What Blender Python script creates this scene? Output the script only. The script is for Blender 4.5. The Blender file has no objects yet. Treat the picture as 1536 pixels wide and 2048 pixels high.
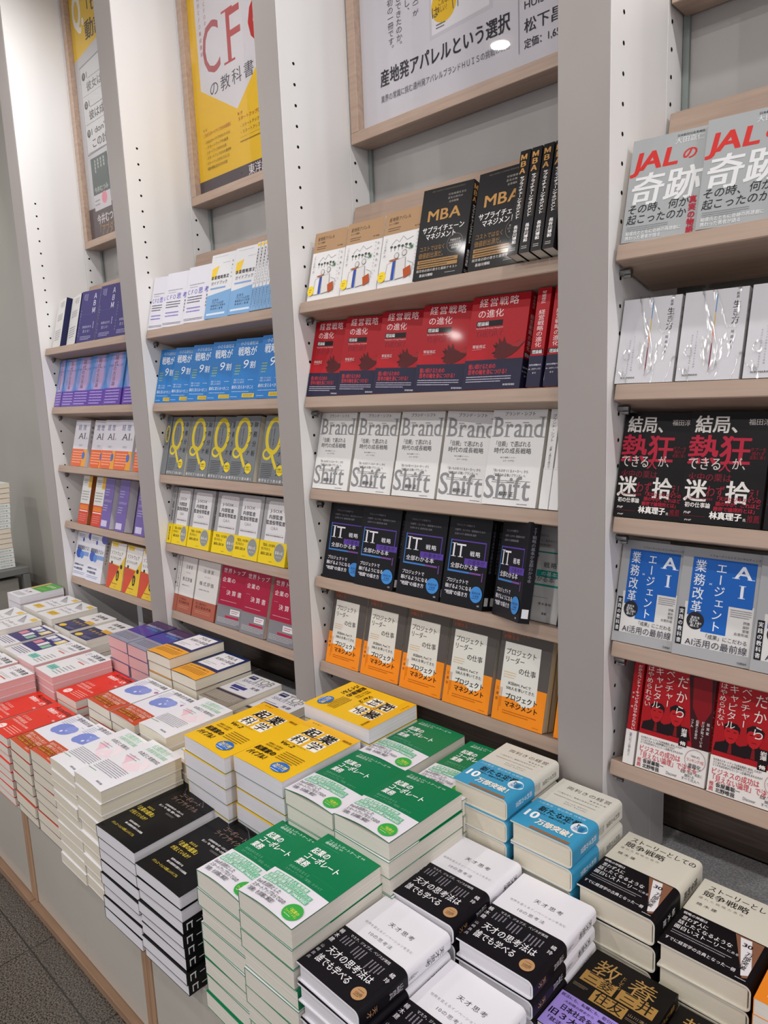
import bpy, math, random
from mathutils import Matrix, Vector, Euler

sc = bpy.context.scene
col = sc.collection
R_ = random.Random(7)
PI = math.pi
Z0 = 1.325                       # eye height above the floor; floor is z = 0

# ------------------------------------------------------------------ camera
cam_d = bpy.data.cameras.new('camera')
cam = bpy.data.objects.new('camera', cam_d)
col.objects.link(cam)
cam_d.sensor_fit = 'VERTICAL'; cam_d.sensor_height = 36.0
cam_d.lens = 1424.60 / 2048 * 36.0
cam_d.clip_start = .02; cam_d.clip_end = 60
CR = [[0.72485892, 0.0841619, -0.68373703], [0.68773464, -0.14604559, 0.71112006], [-0.04004223, -0.98569538, -0.16371081]]
cam.matrix_world = Matrix([[CR[0][0], -CR[0][1], -CR[0][2], 0], [CR[1][0], -CR[1][1], -CR[1][2], 0], [CR[2][0], -CR[2][1], -CR[2][2], Z0], [0, 0, 0, 1]])
sc.camera = cam

# ------------------------------------------------------------------ light
sc.view_settings.view_transform = 'Standard'
sc.view_settings.look = 'None'
sc.view_settings.gamma = 1
sc.view_settings.use_curve_mapping = False
sc.view_settings.exposure = 0.42
w_ = bpy.data.worlds.new('world'); sc.world = w_; w_.use_nodes = True
w_.node_tree.nodes['Background'].inputs[0].default_value = (.95, .93, 1.0, 1)
w_.node_tree.nodes['Background'].inputs[1].default_value = .62
CEIL = 2.95
LAMPS = [(x, -.40) for x in (-5.1, -3.6, -2.1, -.6, .9, 2.4)]
LAMP_W = {-.40: 5, -1.25: 10, -3.4: 6}; TRACK_W = 2.2
def area(name, loc, sx, sy, power, colr=(1, .965, .94), aim=None, spread=None):
    d = bpy.data.lights.new(name, 'AREA'); d.shape = 'RECTANGLE'; d.size = sx; d.size_y = sy; d.energy = power; d.color = colr
    if spread: d.spread = spread
    o = bpy.data.objects.new(name, d); o.location = loc; col.objects.link(o)
    if aim: o.rotation_euler = (Vector(aim) - Vector(loc)).to_track_quat('-Z', 'Y').to_euler()
    return o

# ------------------------------------------------------------------ helpers
def lin(c):
    return c / 12.92 if c <= .04045 else ((c + .055) / 1.055) ** 2.4
def rgb(h):
    h = h.lstrip('#'); return tuple(lin(int(h[i:i + 2], 16) / 255) for i in (0, 2, 4)) + (1,)
MATS = {}
def flat(h, rough=.45, coat=0.0, metal=0.0, em=0.0):
    k = (h, rough, coat, metal, em)
    if k in MATS: return MATS[k]
    m = bpy.data.materials.new('ink_' + h.lstrip('#')); m.use_nodes = True
    b = m.node_tree.nodes['Principled BSDF']
    b.inputs['Base Color'].default_value = rgb(h); b.inputs['Roughness'].default_value = rough
    b.inputs['Coat Weight'].default_value = coat; b.inputs['Coat Roughness'].default_value = .06; b.inputs['Specular IOR Level'].default_value = .5 if rough < .2 or metal else .18
    b.inputs['Metallic'].default_value = metal
    if em:
        b.inputs['Emission Color'].default_value = rgb(h); b.inputs['Emission Strength'].default_value = em
    MATS[k] = m; return m
def noisy(name, c1, c2, scale=(1, 1, 1), nscale=5, detail=4, rough=.5, lo=.35, hi=.65, coat=0, bump=0, kind='noise'):
    m = bpy.data.materials.new(name); m.use_nodes = True; nt = m.node_tree; N = nt.nodes; b = N['Principled BSDF']
    tc = N.new('ShaderNodeTexCoord'); mp = N.new('ShaderNodeMapping'); mp.inputs['Scale'].default_value = scale
    nt.links.new(tc.outputs['Object'], mp.inputs['Vector'])
    t = N.new('ShaderNodeTexNoise'); t.inputs['Scale'].default_value = nscale; t.inputs['Detail'].default_value = detail
    nt.links.new(mp.outputs['Vector'], t.inputs['Vector'])
    r = N.new('ShaderNodeValToRGB'); r.color_ramp.elements[0].position = lo; r.color_ramp.elements[1].position = hi
    r.color_ramp.elements[0].color = rgb(c1); r.color_ramp.elements[1].color = rgb(c2)
    nt.links.new(t.outputs['Fac'], r.inputs['Fac']); nt.links.new(r.outputs['Color'], b.inputs['Base Color'])
    b.inputs['Roughness'].default_value = rough; b.inputs['Coat Weight'].default_value = coat
    if bump:
        bp = N.new('ShaderNodeBump'); bp.inputs['Strength'].default_value = bump; bp.inputs['Distance'].default_value = .001
        nt.links.new(t.outputs['Fac'], bp.inputs['Height']); nt.links.new(bp.outputs['Normal'], b.inputs['Normal'])
    return m
M_LAM = noisy('white_laminate', 'e4e2e2', 'e9e8e7', (1, 1, .6), 3, 5, .42, .3, .7)
def scuffed():
    m = noisy('scuffed_greige_edge_band', '9a938f', 'a49d99', (1, 1, .6), 3, 5, .45, .3, .7)
    nt = m.node_tree; N = nt.nodes; b = N['Principled BSDF']
    tc = N.new('ShaderNodeTexCoord'); mp = N.new('ShaderNodeMapping'); mp.inputs['Scale'].default_value = (14, 14, 5)
    nt.links.new(tc.outputs['Object'], mp.inputs['Vector'])
    t = N.new('ShaderNodeTexNoise'); t.inputs['Scale'].default_value = 1.6; t.inputs['Detail'].default_value = 9; t.inputs['Roughness'].default_value = .75
    nt.links.new(mp.outputs['Vector'], t.inputs['Vector'])
    r = N.new('ShaderNodeValToRGB'); r.color_ramp.elements[0].position = .70; r.color_ramp.elements[1].position = .745
    r.color_ramp.elements[0].color = (0, 0, 0, 1); r.color_ramp.elements[1].color = (1, 1, 1, 1)
    nt.links.new(t.outputs['Fac'], r.inputs['Fac'])
    mx = N.new('ShaderNodeMix'); mx.data_type = 'RGBA'; mx.inputs[7].default_value = rgb('8a7c70')
    src = b.inputs['Base Color'].links[0].from_socket
    nt.links.new(r.outputs['Color'], mx.inputs[0]); nt.links.new(src, mx.inputs[6]); nt.links.new(mx.outputs[2], b.inputs['Base Color'])
    return m
M_EDGE_S = scuffed()
M_WOOD = noisy('pale_beech_veneer', '9c8676', 'ae9786', (1.2, 26, 26), 3, 6, .5, .3, .7)
M_WOODF = noisy('pale_beech_frame', 'ab9180', 'bda592', (2, 30, 30), 3, 6, .42, .3, .7, .2)
M_WOODV = noisy('pale_beech_post', '98775c', 'ad8b6e', (30, 30, 1.5), 3, 6, .5, .3, .7)
M_RAIL = noisy('beech_base_rail', '80634c', '93745a', (2, 30, 30), 3, 6, .5, .3, .7)
M_WALL = noisy('sage_grey_wall_paint', '98958c', '9f9c93', (1, 1, 1), 2, 4, .6)
M_DOOR = noisy('gloss_white_door', 'b9b3a9', 'c0bab0', (1, 1, 1), 2, 2, .18, coat=.4)
M_PAGE = noisy('paper_edges', 'cfcabf', 'e4dfd4', (3, 900, 3), 1.0, 2, .8, .3, .7)
M_PAGEW = noisy('white_paper_edges', 'cdcbd0', 'e3e1e6', (3, 900, 3), 1.0, 2, .8, .3, .7)
M_PAGEC = noisy('cream_paper_edges', 'cfc7b3', 'e0d9c8', (3, 900, 3), 1.0, 2, .8, .3, .7)
M_PAGEP = noisy('pink_paper_edges', 'cf9f9f', 'dfb2b1', (3, 900, 3), 1.0, 2, .8, .3, .7)
M_METAL = flat('8c8c8c', .3, 0, 1)
M_HOLE = flat('141414', .9)
M_GRAN = noisy('speckled_granite', 'c0c4cc', 'f6f7f9', (1, 1, 1), 260, 4, .35, .38, .62)

class MB:
    """collects faces in several materials and links them as ONE mesh object"""
    def __init__(s): s.v = []; s.f = []; s.m = []; s.mats = []; s.sm = False
    def mi(s, m):
        if m not in s.mats: s.mats.append(m)
        return s.mats.index(m)
    def face(s, pts, m):
        i = len(s.v); s.v += [tuple(p) for p in pts]; s.f.append(tuple(range(i, i + len(pts)))); s.m.append(s.mi(m))
    def box(s, x0, x1, y0, y1, z0, z1, m, bev=0):
        if bev:
            b = min(bev, (x1 - x0) / 3, (y1 - y0) / 3, (z1 - z0) / 3)
            X = (x0, x1); Y = (y0, y1); Z = (z0, z1); i0 = len(s.v); idx = {}
            for a in (0, 1):
                for c in (0, 1):
                    for d in (0, 1):
                        ix = b if a == 0 else -b; iy = b if c == 0 else -b; iz = b if d == 0 else -b
                        for k, p in enumerate(((X[a], Y[c] + iy, Z[d] + iz), (X[a] + ix, Y[c], Z[d] + iz), (X[a] + ix, Y[c] + iy, Z[d]))):
                            idx[(a, c, d, k)] = len(s.v); s.v.append(p)
            mi = s.mi(m)
            def q(*k): s.f.append(tuple(idx[j] for j in k)); s.m.append(mi)
            for a in (0, 1):
                o = ((0, 0), (1, 0), (1, 1), (0, 1)) if a else ((0, 0), (0, 1), (1, 1), (1, 0))
                q(*[(a, c, d, 0) for c, d in o])
                q(*[(d, a, c, 1) for c, d in o])
                q(*[(c, d, a, 2) for c, d in o])
            for c in (0, 1):
                for d in (0, 1):
                    e = lambda t: t if (c + d) % 2 else t[::-1]
                    q(*e([(0, c, d, 1), (0, c, d, 2), (1, c, d, 2), (1, c, d, 1)]))
                    q(*e([(c, 0, d, 2), (c, 0, d, 0), (c, 1, d, 0), (c, 1, d, 2)]))
                    q(*e([(c, d, 0, 0), (c, d, 0, 1), (c, d, 1, 1), (c, d, 1, 0)]))
            for a in (0, 1):
                for c in (0, 1):
                    for d in (0, 1):
                        t = [(a, c, d, 0), (a, c, d, 1), (a, c, d, 2)]
                        q(*(t if (a + c + d) % 2 else t[::-1]))
            return
        i = len(s.v)
        s.v += [(x0, y0, z0), (x1, y0, z0), (x1, y1, z0), (x0, y1, z0), (x0, y0, z1), (x1, y0, z1), (x1, y1, z1), (x0, y1, z1)]
        for q in ((0, 3, 2, 1), (4, 5, 6, 7), (0, 1, 5, 4), (1, 2, 6, 5), (2, 3, 7, 6), (3, 0, 4, 7)):
            s.f.append(tuple(i + j for j in q)); s.m.append(s.mi(m))
    def cyl(s, p0, p1, r, m, n=12):
        p0 = Vector(p0); p1 = Vector(p1); d = (p1 - p0).normalized()
        a = d.orthogonal().normalized(); b = d.cross(a); i = len(s.v)
        for k in range(n):
            o = a * math.cos(2 * PI * k / n) * r + b * math.sin(2 * PI * k / n) * r
            s.v += [tuple(p0 + o), tuple(p1 + o)]
        for k in range(n):
            j = (k + 1) % n; s.f.append((i + 2 * k, i + 2 * j, i + 2 * j + 1, i + 2 * k + 1)); s.m.append(s.mi(m))
        s.f.append(tuple(i + 2 * k for k in range(n))[::-1]); s.m.append(s.mi(m))
        s.f.append(tuple(i + 2 * k + 1 for k in range(n))); s.m.append(s.mi(m))
    def mesh(s, name):
        me = bpy.data.meshes.new(name); me.from_pydata(s.v, [], s.f)
        for m in s.mats: me.materials.append(m)
        me.polygons.foreach_set('material_index', s.m); me.update(); return me
    def obj(s, name, parent=None, loc=(0, 0, 0)): return link(name, s.mesh(name), parent, loc)
def link(name, data, parent=None, loc=(0, 0, 0)):
    o = bpy.data.objects.new(name, data); col.objects.link(o); o.location = loc
    if parent: o.parent = parent
    return o
def tag(o, label, cat, group=None):
    o['label'] = label; o['category'] = cat
    if group: o['group'] = group
    return o
def thing(name, label, cat, loc=(0, 0, 0), group=None):
    return tag(link(name, None, None, loc), label, cat, group)
def struct(o): o['kind'] = 'structure'; return o

# ------------------------------------------------------------------ lettering
# Every character is turned into a small mesh once and laid out by hand.
GL = {}
OFF = {-1: -.006, 0: 0}
BOLD = {1: [(-.011, 0), (.011, 0)], 2: [(-.022, -.010), (.022, -.010), (-.022, .010), (.022, .010), (0, 0)], 3: [(-.036, -.018), (.036, -.018), (-.036, .018), (.036, .018), (0, 0), (0, .02), (0, -.02)]}
def prepare_glyphs(need):
    need = {(c, w if w < 0 else 0) for c, w in need} | {(c, 0) for c, w in need}
    tmp = []
    for ch, wt in sorted(need):
        c = bpy.data.curves.new('g', 'FONT'); c.body = ch; c.resolution_u = 3; c.offset = OFF[wt]
        o = bpy.data.objects.new('g', c); col.objects.link(o); tmp.append((ch, wt, o))
    bpy.context.view_layer.update(); dg = bpy.context.evaluated_depsgraph_get()
    for ch, wt, o in tmp:
        e = o.evaluated_get(dg); me = e.to_mesh()
        vs = [(v.co.x, v.co.y) for v in me.vertices]; fs = [tuple(p.vertices) for p in me.polygons]
        e.to_mesh_clear()
        wide = ord(ch) > 0x2e80
        adv = 1.0 if wide or not vs else max(x for x, y in vs) + max(.03, min(x for x, y in vs))
        if ch == ' ': adv = .3
        GL[(ch, wt)] = (vs, fs, adv)
        if wt == 0:
            for b in BOLD: GL[(ch, b)] = GL[(ch, 0)]
    for ch, wt, o in tmp:
        d = o.data; bpy.data.objects.remove(o); bpy.data.curves.remove(d)
# stems that carry a serif: x as a share of the letter, height 0 foot / 1 cap or ascender / 2 x-height
SERIF = {'I': [(.5, 0), (.5, 1)], 'T': [(.5, 0)], 'B': [(.22, 0), (.22, 1)], 'r': [(.3, 0), (.25, 2)], 'a': [(.86, 0)], 'n': [(.22, 0), (.2, 2), (.82, 0)], 'd': [(.86, 0), (.76, 1)], 'h': [(.22, 0), (.18, 1), (.82, 0)],
         'i': [(.5, 0), (.4, 2)], 'f': [(.5, 0)], 'A': [(.08, 0), (.92, 0)], 'F': [(.22, 0), (.22, 1)], 'M': [(.14, 0), (.86, 0), (.14, 1), (.86, 1)], 'S': [], 'U': [(.16, 1), (.84, 1)], 'R': [(.22, 0), (.22, 1), (.9, 0)], 'E': [(.22, 0), (.22, 1)], 'H': [(.18, 0), (.18, 1), (.82, 0), (.82, 1)], 'V': [(.08, 1), (.92, 1)]}

def poly_elements(els, w, h, seed=0):
    """turns a cover's element list into (points in metres from the top left, faces, colour, layer)"""
    rr = random.Random(seed); out = []; layer = 0
    for e in els:
        k = e[0]; layer += 1
        if k == 'R':
            _, u0, v0, u1, v1, c = e
            nx = 6 if u1 - u0 > .3 else 2; ny = 5 if v1 - v0 > .2 else 1
            P = [((u0 + (u1 - u0) * i / nx) * w, (v0 + (v1 - v0) * j / ny) * h) for j in range(ny + 1) for i in range(nx + 1)]
            F = [(j * (nx + 1) + i, (j + 1) * (nx + 1) + i, (j + 1) * (nx + 1) + i + 1, j * (nx + 1) + i + 1) for j in range(ny) for i in range(nx)]
            out.append((P, F, c, layer))
        elif k == 'P':
            P = [(u * w, v * h) for u, v in e[1]]
            out.append((P, [tuple(range(len(P)))], e[2], layer))
        elif k == 'C':
            _, u, v, r, c = e[:5]; ry = e[5] if len(e) > 5 else r; n = 24
            P = [(u * w + r * w * math.cos(2 * PI * i / n), v * h + ry * w * math.sin(2 * PI * i / n)) for i in range(n)]
            out.append((P, [tuple(range(n))], e[4], layer))
        elif k == 'O':                                   # ring: u v rx ry thickness colour
            _, u, v, rx, ry, th, c = e; n = 32; P = []; F = []
            for i in range(n):
                a = 2 * PI * i / n
                P += [(u * w + rx * w * math.cos(a), v * h + ry * w * math.sin(a)), (u * w + (rx - th) * w * math.cos(a), v * h + (ry - th) * w * math.sin(a))]
            for i in range(n):
                j = (i + 1) % n; F.append((2 * i, 2 * j, 2 * j + 1, 2 * i + 1))
            out.append((P, F, c, layer))
        elif k == 'S':                                   # stroke through points: pts, thickness, colour
            _, pts, th, c = e; P = []; F = []
            q = [Vector((u * w, v * h)) for u, v in pts]
            for i in range(len(q)):
                d = (q[min(i + 1, len(q) - 1)] - q[max(i - 1, 0)]).normalized(); n = Vector((-d.y, d.x)) * th * w / 2
                P += [tuple(q[i] + n), tuple(q[i] - n)]
                if i: F.append((2 * i - 2, 2 * i - 1, 2 * i + 1, 2 * i))
            out.append((P, F, c, layer))
        elif k == 'T':                                   # text, u0, v_top, u1, size, colour, weight, shear
            _, s, u0, v0, u1, size, c = e[:7]; wt = e[7] if len(e) > 7 else 0; sh = e[8] if len(e) > 8 else 0
            adv = [GL[(ch, wt)][2] for ch in s]; tot = sum(adv); sx = (u1 - u0) * w / tot
            P = []; F = []; x = u0 * w; sy = size * w
            PS = []; FS = []
            lat = all(ord(ch) < 0x2e80 for ch in s)
            base = .72 if lat else .88
            for ch, a in zip(s, adv):
                vs, fs, _a = GL[(ch, wt)]; i = len(P)
                q = min(sx, sy * 1.15) if not lat else sx          # wide tracking spreads letters instead of stretching them
                ox = (sx - q) * a / 2
                P += [(x + ox + (px + sh * py) * q, v0 * h + (base - py) * sy) for px, py in vs]; F += [tuple(i + j for j in f) for f in fs]
                if len(e) > 9:  # serifs
                    for fx, lv in SERIF.get(ch, ()):
                        yy = {0: 0, 1: .705, 2: .52}[lv]; i = len(PS); x0, x1 = fx * a - .15, fx * a + .15; y0, y1 = (yy, yy + .03) if lv == 0 else (yy - .03, yy)
                        PS += [(x + (px + sh * py) * sx, v0 * h + (base - py) * sy) for px, py in ((x0, y0), (x1, y0), (x1, y1), (x0, y1))]; FS.append((i, i + 1, i + 2, i + 3))
                x += a * sx
            if PS: out.append((PS, FS, c, layer + .93))
            for q, (dx, dy) in enumerate(BOLD.get(wt, [(0, 0)])):   # bold: the same outline struck again, a hair apart
                out.append(([(a + dx * min(sx, sy), b + dy * sy) for a, b in P] if dx or dy else P, F, c, layer + q * .13))
        elif k == 'V':                                   # vertical text, u_centre, v0, v1, size, colour, weight
            _, s, u, v0, v1, size, c = e[:7]; wt = e[7] if len(e) > 7 else 0
            n = len(s); step = (v1 - v0) * h / n; sx = size * w; sy = min(step, sx * 1.1) if step < sx * 1.3 else sx
            P = []; F = []
            for j, ch in enumerate(s):
                vs, fs, a = GL[(ch, wt)]; i = len(P); cy = v0 * h + (j + .5) * step
                for px, py in vs:
                    gx, gy = px - (.5 if a == 1.0 else a / 2), py - .38
                    if ch in 'ー「」（）〜―…|': gx, gy = gy, -gx
                    elif ch in '、。': gx += .55; gy += .55
                    elif ch in 'ァィゥェォャュョッぁぃぅぇぉゃゅょっ': gx += .1; gy += .1
                    P.append((u * w + gx * sx, cy - gy * sy))
                F += [tuple(i + q for q in f) for f in fs]
            for q, (dx, dy) in enumerate(BOLD.get(wt, [(0, 0)])):
                out.append(([(a + dx * sx, b + dy * sx) for a, b in P] if dx or dy else P, F, c, layer + q * .13))
        elif k == 'L' or k == 'LV':                      # unreadably small lines: u0 v0 u1 v1 n colour
            _, u0, v0, u1, v1, n, c = e[:7]; P = []; F = []
            for i in range(n):
                if k == 'L':
                    y = (v0 + (v1 - v0) * (i + .5) / n) * h; th = (v1 - v0) * h / n * .42; x = u0 * w
                    end = (u1 - (rr.random() * .25 * (u1 - u0) if i == n - 1 else 0)) * w; g = th * 1.15
                    while x < end - g:
                        hh = th * (.7 + .3 * rr.random()); q = len(P)
                        P += [(x, y - hh / 2), (x + g * .8, y - hh / 2), (x + g * .8, y + hh / 2), (x, y + hh / 2)]; F.append((q, q + 3, q + 2, q + 1)); x += g
                else:
                    xc = (u1 - (u1 - u0) * (i + .5) / n) * w; th = (u1 - u0) * w / n * .42; y = v0 * h
                    end = (v1 - rr.random() * .3 * (v1 - v0)) * h; g = th * 1.2
                    while y < end - g:
                        hh = th * (.7 + .3 * rr.random()); q = len(P)
                        P += [(xc - hh / 2, y), (xc + hh / 2, y), (xc + hh / 2, y + g * .8), (xc - hh / 2, y + g * .8)]; F.append((q, q + 3, q + 2, q + 1)); y += g
            if P: out.append((P, F, c, layer))
    return out

# ------------------------------------------------------------------ books
# A book stands upright in its own frame: x across the cover, z up, the front cover at y = 0 facing -y.
class Design:
    def __init__(s, key, desc, w, h, t, side, colr, front, spine=(), obi=None, spine_col=None, pages=None, hard=False, gloss=.35, coat=.25, back_col=None):
        s.key = key; s.desc = desc; s.w = w; s.h = h; s.t = t; s.side = side; s.col = colr; s.front = front; s.spine = spine
        s.obi = obi; s.scol = spine_col or colr; s.bcol = back_col or s.scol; s.pages = pages or M_PAGE; s.hard = hard; s.gloss = gloss; s.coat = coat; s.cache = {}
    def geom(s, bow=0, curl=0, plain=False):
        k = (bow, curl, plain)
        if k in s.cache: return s.cache[k]
        w, h, t = s.w, s.h, s.t; tc = .0022 if s.hard else .0006; r = min(t * .45, .009) if s.hard else .0004
        sg = 1 if s.side == 'R' else -1                      # spine at +x or -x
        G = lambda c: flat(c, s.gloss, s.coat)
        def disp(x, z):                                      # how far the front cover has sprung outward
            q = (x * sg + w / 2) / w; q = min(max(q, 0), 1); f = 1 - z / h
            return bow * math.sin(PI * q) * (.25 + .75 * f * f) + curl * (1 - q) ** 2 * (.4 + .6 * f)
        def prof(off, nfront):                               # outline from the free front edge round the spine to the free back edge
            p = [(-w / 2 + (w - r) * i / nfront, -off) for i in range(nfront + 1)]
            rr = r + off
            for i in range(1, 7):
                a = PI / 2 * i / 6; p.append((w / 2 - r + rr * math.sin(a), r - rr * math.cos(a)))
            p.append((w / 2 + off, t - r))
            for i in range(1, 7):
                a = PI / 2 * i / 6; p.append((w / 2 - r + rr * math.cos(a), t - r + rr * math.sin(a)))
            p.append((-w / 2, t + off)); return p
        bent = bow or curl; nf = 10 if bent else 1; nz = 10 if bent else 1
        def sheet(mb, off, thick, z0, z1, cf, cs, cb):
            A = prof(off, nf); B = prof(off - thick, nf); n = len(A)
            mf, ms, mk = mb.mi(G(cf)), mb.mi(G(cs)), mb.mi(G(cb)); me = mb.mi(flat('d8d4cc', .8)) if s.hard and off == 0 else None
            i0 = len(mb.v)
            for j in range(nz + 1):
                z = z0 + (z1 - z0) * j / nz
                for P in (A, B):
                    for i, (x, y) in enumerate(P):
                        d = disp(x * sg, z) if i <= nf else 0
                        mb.v.append((x * sg, y - d, z))
            st = 2 * n
            for j in range(nz):
                for i in range(n - 1):
                    m = mf if i < nf + 3 else (ms if i < nf + 10 else mk)
                    a = i0 + j * st + i
                    q = (a, a + 1, a + 1 + st, a + st); mb.f.append(q if sg > 0 else q[::-1]); mb.m.append(m)
                    b = a + n; q = (b, b + st, b + 1 + st, b + 1); mb.f.append(q if sg > 0 else q[::-1]); mb.m.append(m)
                for e in (0, n - 1):
                    a = i0 + j * st + e; q = (a, a + st, a + st + n, a + n); mb.f.append(q if (e == 0) == (sg > 0) else q[::-1]); mb.m.append(mf if e == 0 else mk)
            for j in (0, nz):
                for i in range(n - 1):
                    m = mf if i < nf + 3 else (ms if i < nf + 10 else mk)
                    a = i0 + j * st + i; q = (a, a + n, a + n + 1, a + 1); mb.f.append(q if (j == 0) == (sg > 0) else q[::-1]); mb.m.append(m)
        def front_pt(x, yv, off):                            # metres from the top left corner of the cover
            X = x - w / 2; z = h - yv; d = disp(X, z)
            e = X * sg - (w / 2 - r); bend = 0
            if e > 0 and s.hard: bend = r - math.sqrt(max(r * r - min(e, r * .98) ** 2, 0))
            return (X, bend - off - d, z)
        def spine_pt(x, yv, off):
            return (sg * (w / 2 + off), x if sg > 0 else t - x, h - yv)
        def paint(mb, els, pt, W, off0, seed):
            for P, F, c, layer in poly_elements(els, W, h, seed):
                i = len(mb.v); m = mb.mi(G(c)); off = off0 + .00006 * layer
                mb.v += [pt(x, y, off) for x, y in P]
                for f in F: mb.f.append(tuple(i + a for a in f)); mb.m.append(m)
        sd = sum(ord(c) for c in s.key)
        mb = MB(); sheet(mb, 0, tc, 0, h, s.col, s.scol, s.bcol)
        if not plain:
            paint(mb, s.front, front_pt, w, .00012, sd)
        paint(mb, s.spine, spine_pt, t, .00012, sd + 1)
        cover = mb.mesh(s.key + '_cover')
        pb = MB(); e = .003 if s.hard else .0006; ex = .004 if s.hard else .0008
        x0, x1 = -w / 2 + ex, w / 2 - tc - (.003 if s.hard else 0)
        if sg < 0: x0, x1 = -x1, -x0
        pb.box(x0, x1, tc, t - tc, e, h - e, s.pages)
        pages = pb.mesh(s.key + '_pages')
        obi = None
        if s.obi:
            oh, oc, oel, osp = s.obi
            ob = MB(); sheet(ob, .0008, .0003, .0004, h * oh, oc, oc, oc)
            if not plain: paint(ob, oel, front_pt, w, .0010, sd + 2)
            paint(ob, osp, spine_pt, t, .0010, sd + 3); obi = ob.mesh(s.key + '_belly_band')
        s.cache[k] = (cover, pages, obi); return s.cache[k]

SHORT = {}
SPEC = []
def book(*a, **k): SPEC.append((a, k))
def make_book(d, loc, rot, label, group=None, scale=(1, 1, 1), bow=0, curl=0, plain=False):
    cover, pages, obi = d.geom(bow, curl, plain)
    r = thing('book', label, 'book', loc, group)
    r.rotation_mode = 'ZYX'; r.rotation_euler = rot; r.scale = scale
    link('pages', pages, r); link('cover', cover, r)
    if obi: link('belly_band', obi, r)
    return r

ORD = ['topmost', 'second', 'third', 'fourth', 'fifth', 'sixth', 'seventh', 'eighth', 'ninth', 'tenth', 'eleventh', 'twelfth', 'thirteenth', 'fourteenth', 'fifteenth', 'sixteenth', 'seventeenth', 'eighteenth']
NTH = ['first', 'second', 'third', 'fourth', 'fifth', 'sixth', 'seventh', 'eighth']
LEAN = math.radians(14.6)
ROWZ = [Z0 + v for v in (.222, .0, -.224, -.447, -.672)]
ROWN = ['top', 'second', 'third', 'fourth', 'bottom']
YS = 1.141

def shelf_row(d, row, bay, items, depth=2, back=0, jit=.002):
    """items: (x of the left edge at the foot, yaw in degrees[, extra spacing]); books lean back on the slanted shelf"""
    rr = random.Random(row * 31 + len(bay) * 7 + sum(map(ord, d.key)))
    n = len(items)
    for k, it in enumerate(items):
        xl, yaw = it[0], it[1]; nb = it[2] if len(it) > 2 else depth; sc_ = it[3] if len(it) > 3 else 1
        if k + 1 < n:
            tn = d.t * (items[k + 1][2] if len(items[k + 1]) > 2 else depth)
            room = items[k + 1][0] - xl - tn * abs(math.sin(math.radians(items[k + 1][1]))) - .001 - (2 * jit if nb > 1 else 0)
            sc_ = min(sc_, room / d.w / math.cos(math.radians(yaw)))
        place = 'leftmost' if k == 0 and n > 1 else (NTH[k] + ' from the left' if n > 1 else '')
        dist = .001 + back
        for q in range(nb):
            yw = math.radians(yaw) if q == 0 else math.radians(yaw + rr.uniform(-1, 1))
            xo = 0 if q == 0 else rr.uniform(-jit, jit)
            cx = xl + d.w * sc_ / 2 + xo; sink = d.w / 2 * abs(math.sin(yw))
            off = dist + (sink if len(it) < 5 else it[4])
            loc = (cx, YS + off * math.cos(LEAN), ROWZ[row] - off * math.sin(LEAN) + .0012)
            if q == 0: lab = '%s%s, %s shelf, %s bay' % (SHORT[d.key], ', ' + place if place else ', face out', ROWN[row], bay)
            else: lab = '%s copy tucked behind the %s %s one, %s bay' % (['first', 'second', 'third', 'fourth'][q - 1], (place or 'face-out').replace(' from the left', ''), SHORT[d.key], bay)
            book(d, loc, (-LEAN, 0, yw), lab, '%s copies, %s bay' % (d.key.replace('_', ' '), bay), scale=(sc_, 1, 1), plain=(q > 0))
            dist += d.t + .0012

def spine_out(d, row, bay, xs, off=.0, lift=0, tilt=0):
    """books standing with the spine towards the aisle; xs = left edge of each spine at the foot"""
    for k, x in enumerate(xs):
        place = NTH[k] + ' from the left' if len(xs) > 1 else 'single'
        sgn = -1 if d.side == 'R' else 1
        o = off + d.w / 2
        # the spine-side edge comes to the front edge of the shelf
        cx = x + d.t / 2
        loc = (cx - sgn * d.t / 2 * -1 if False else x + (d.t if sgn > 0 else 0), YS + o * math.cos(LEAN), ROWZ[row] - o * math.sin(LEAN) + .0012 + lift)
        yaw = sgn * PI / 2
        if sgn < 0: loc = (x, loc[1], loc[2])
        book(d, loc, (-LEAN, 0, yaw), '%s, spine outward, %s, %s shelf, %s bay' % (SHORT[d.key], place, ROWN[row], bay), '%s copies, %s bay' % (d.key.replace('_', ' '), bay))

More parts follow.
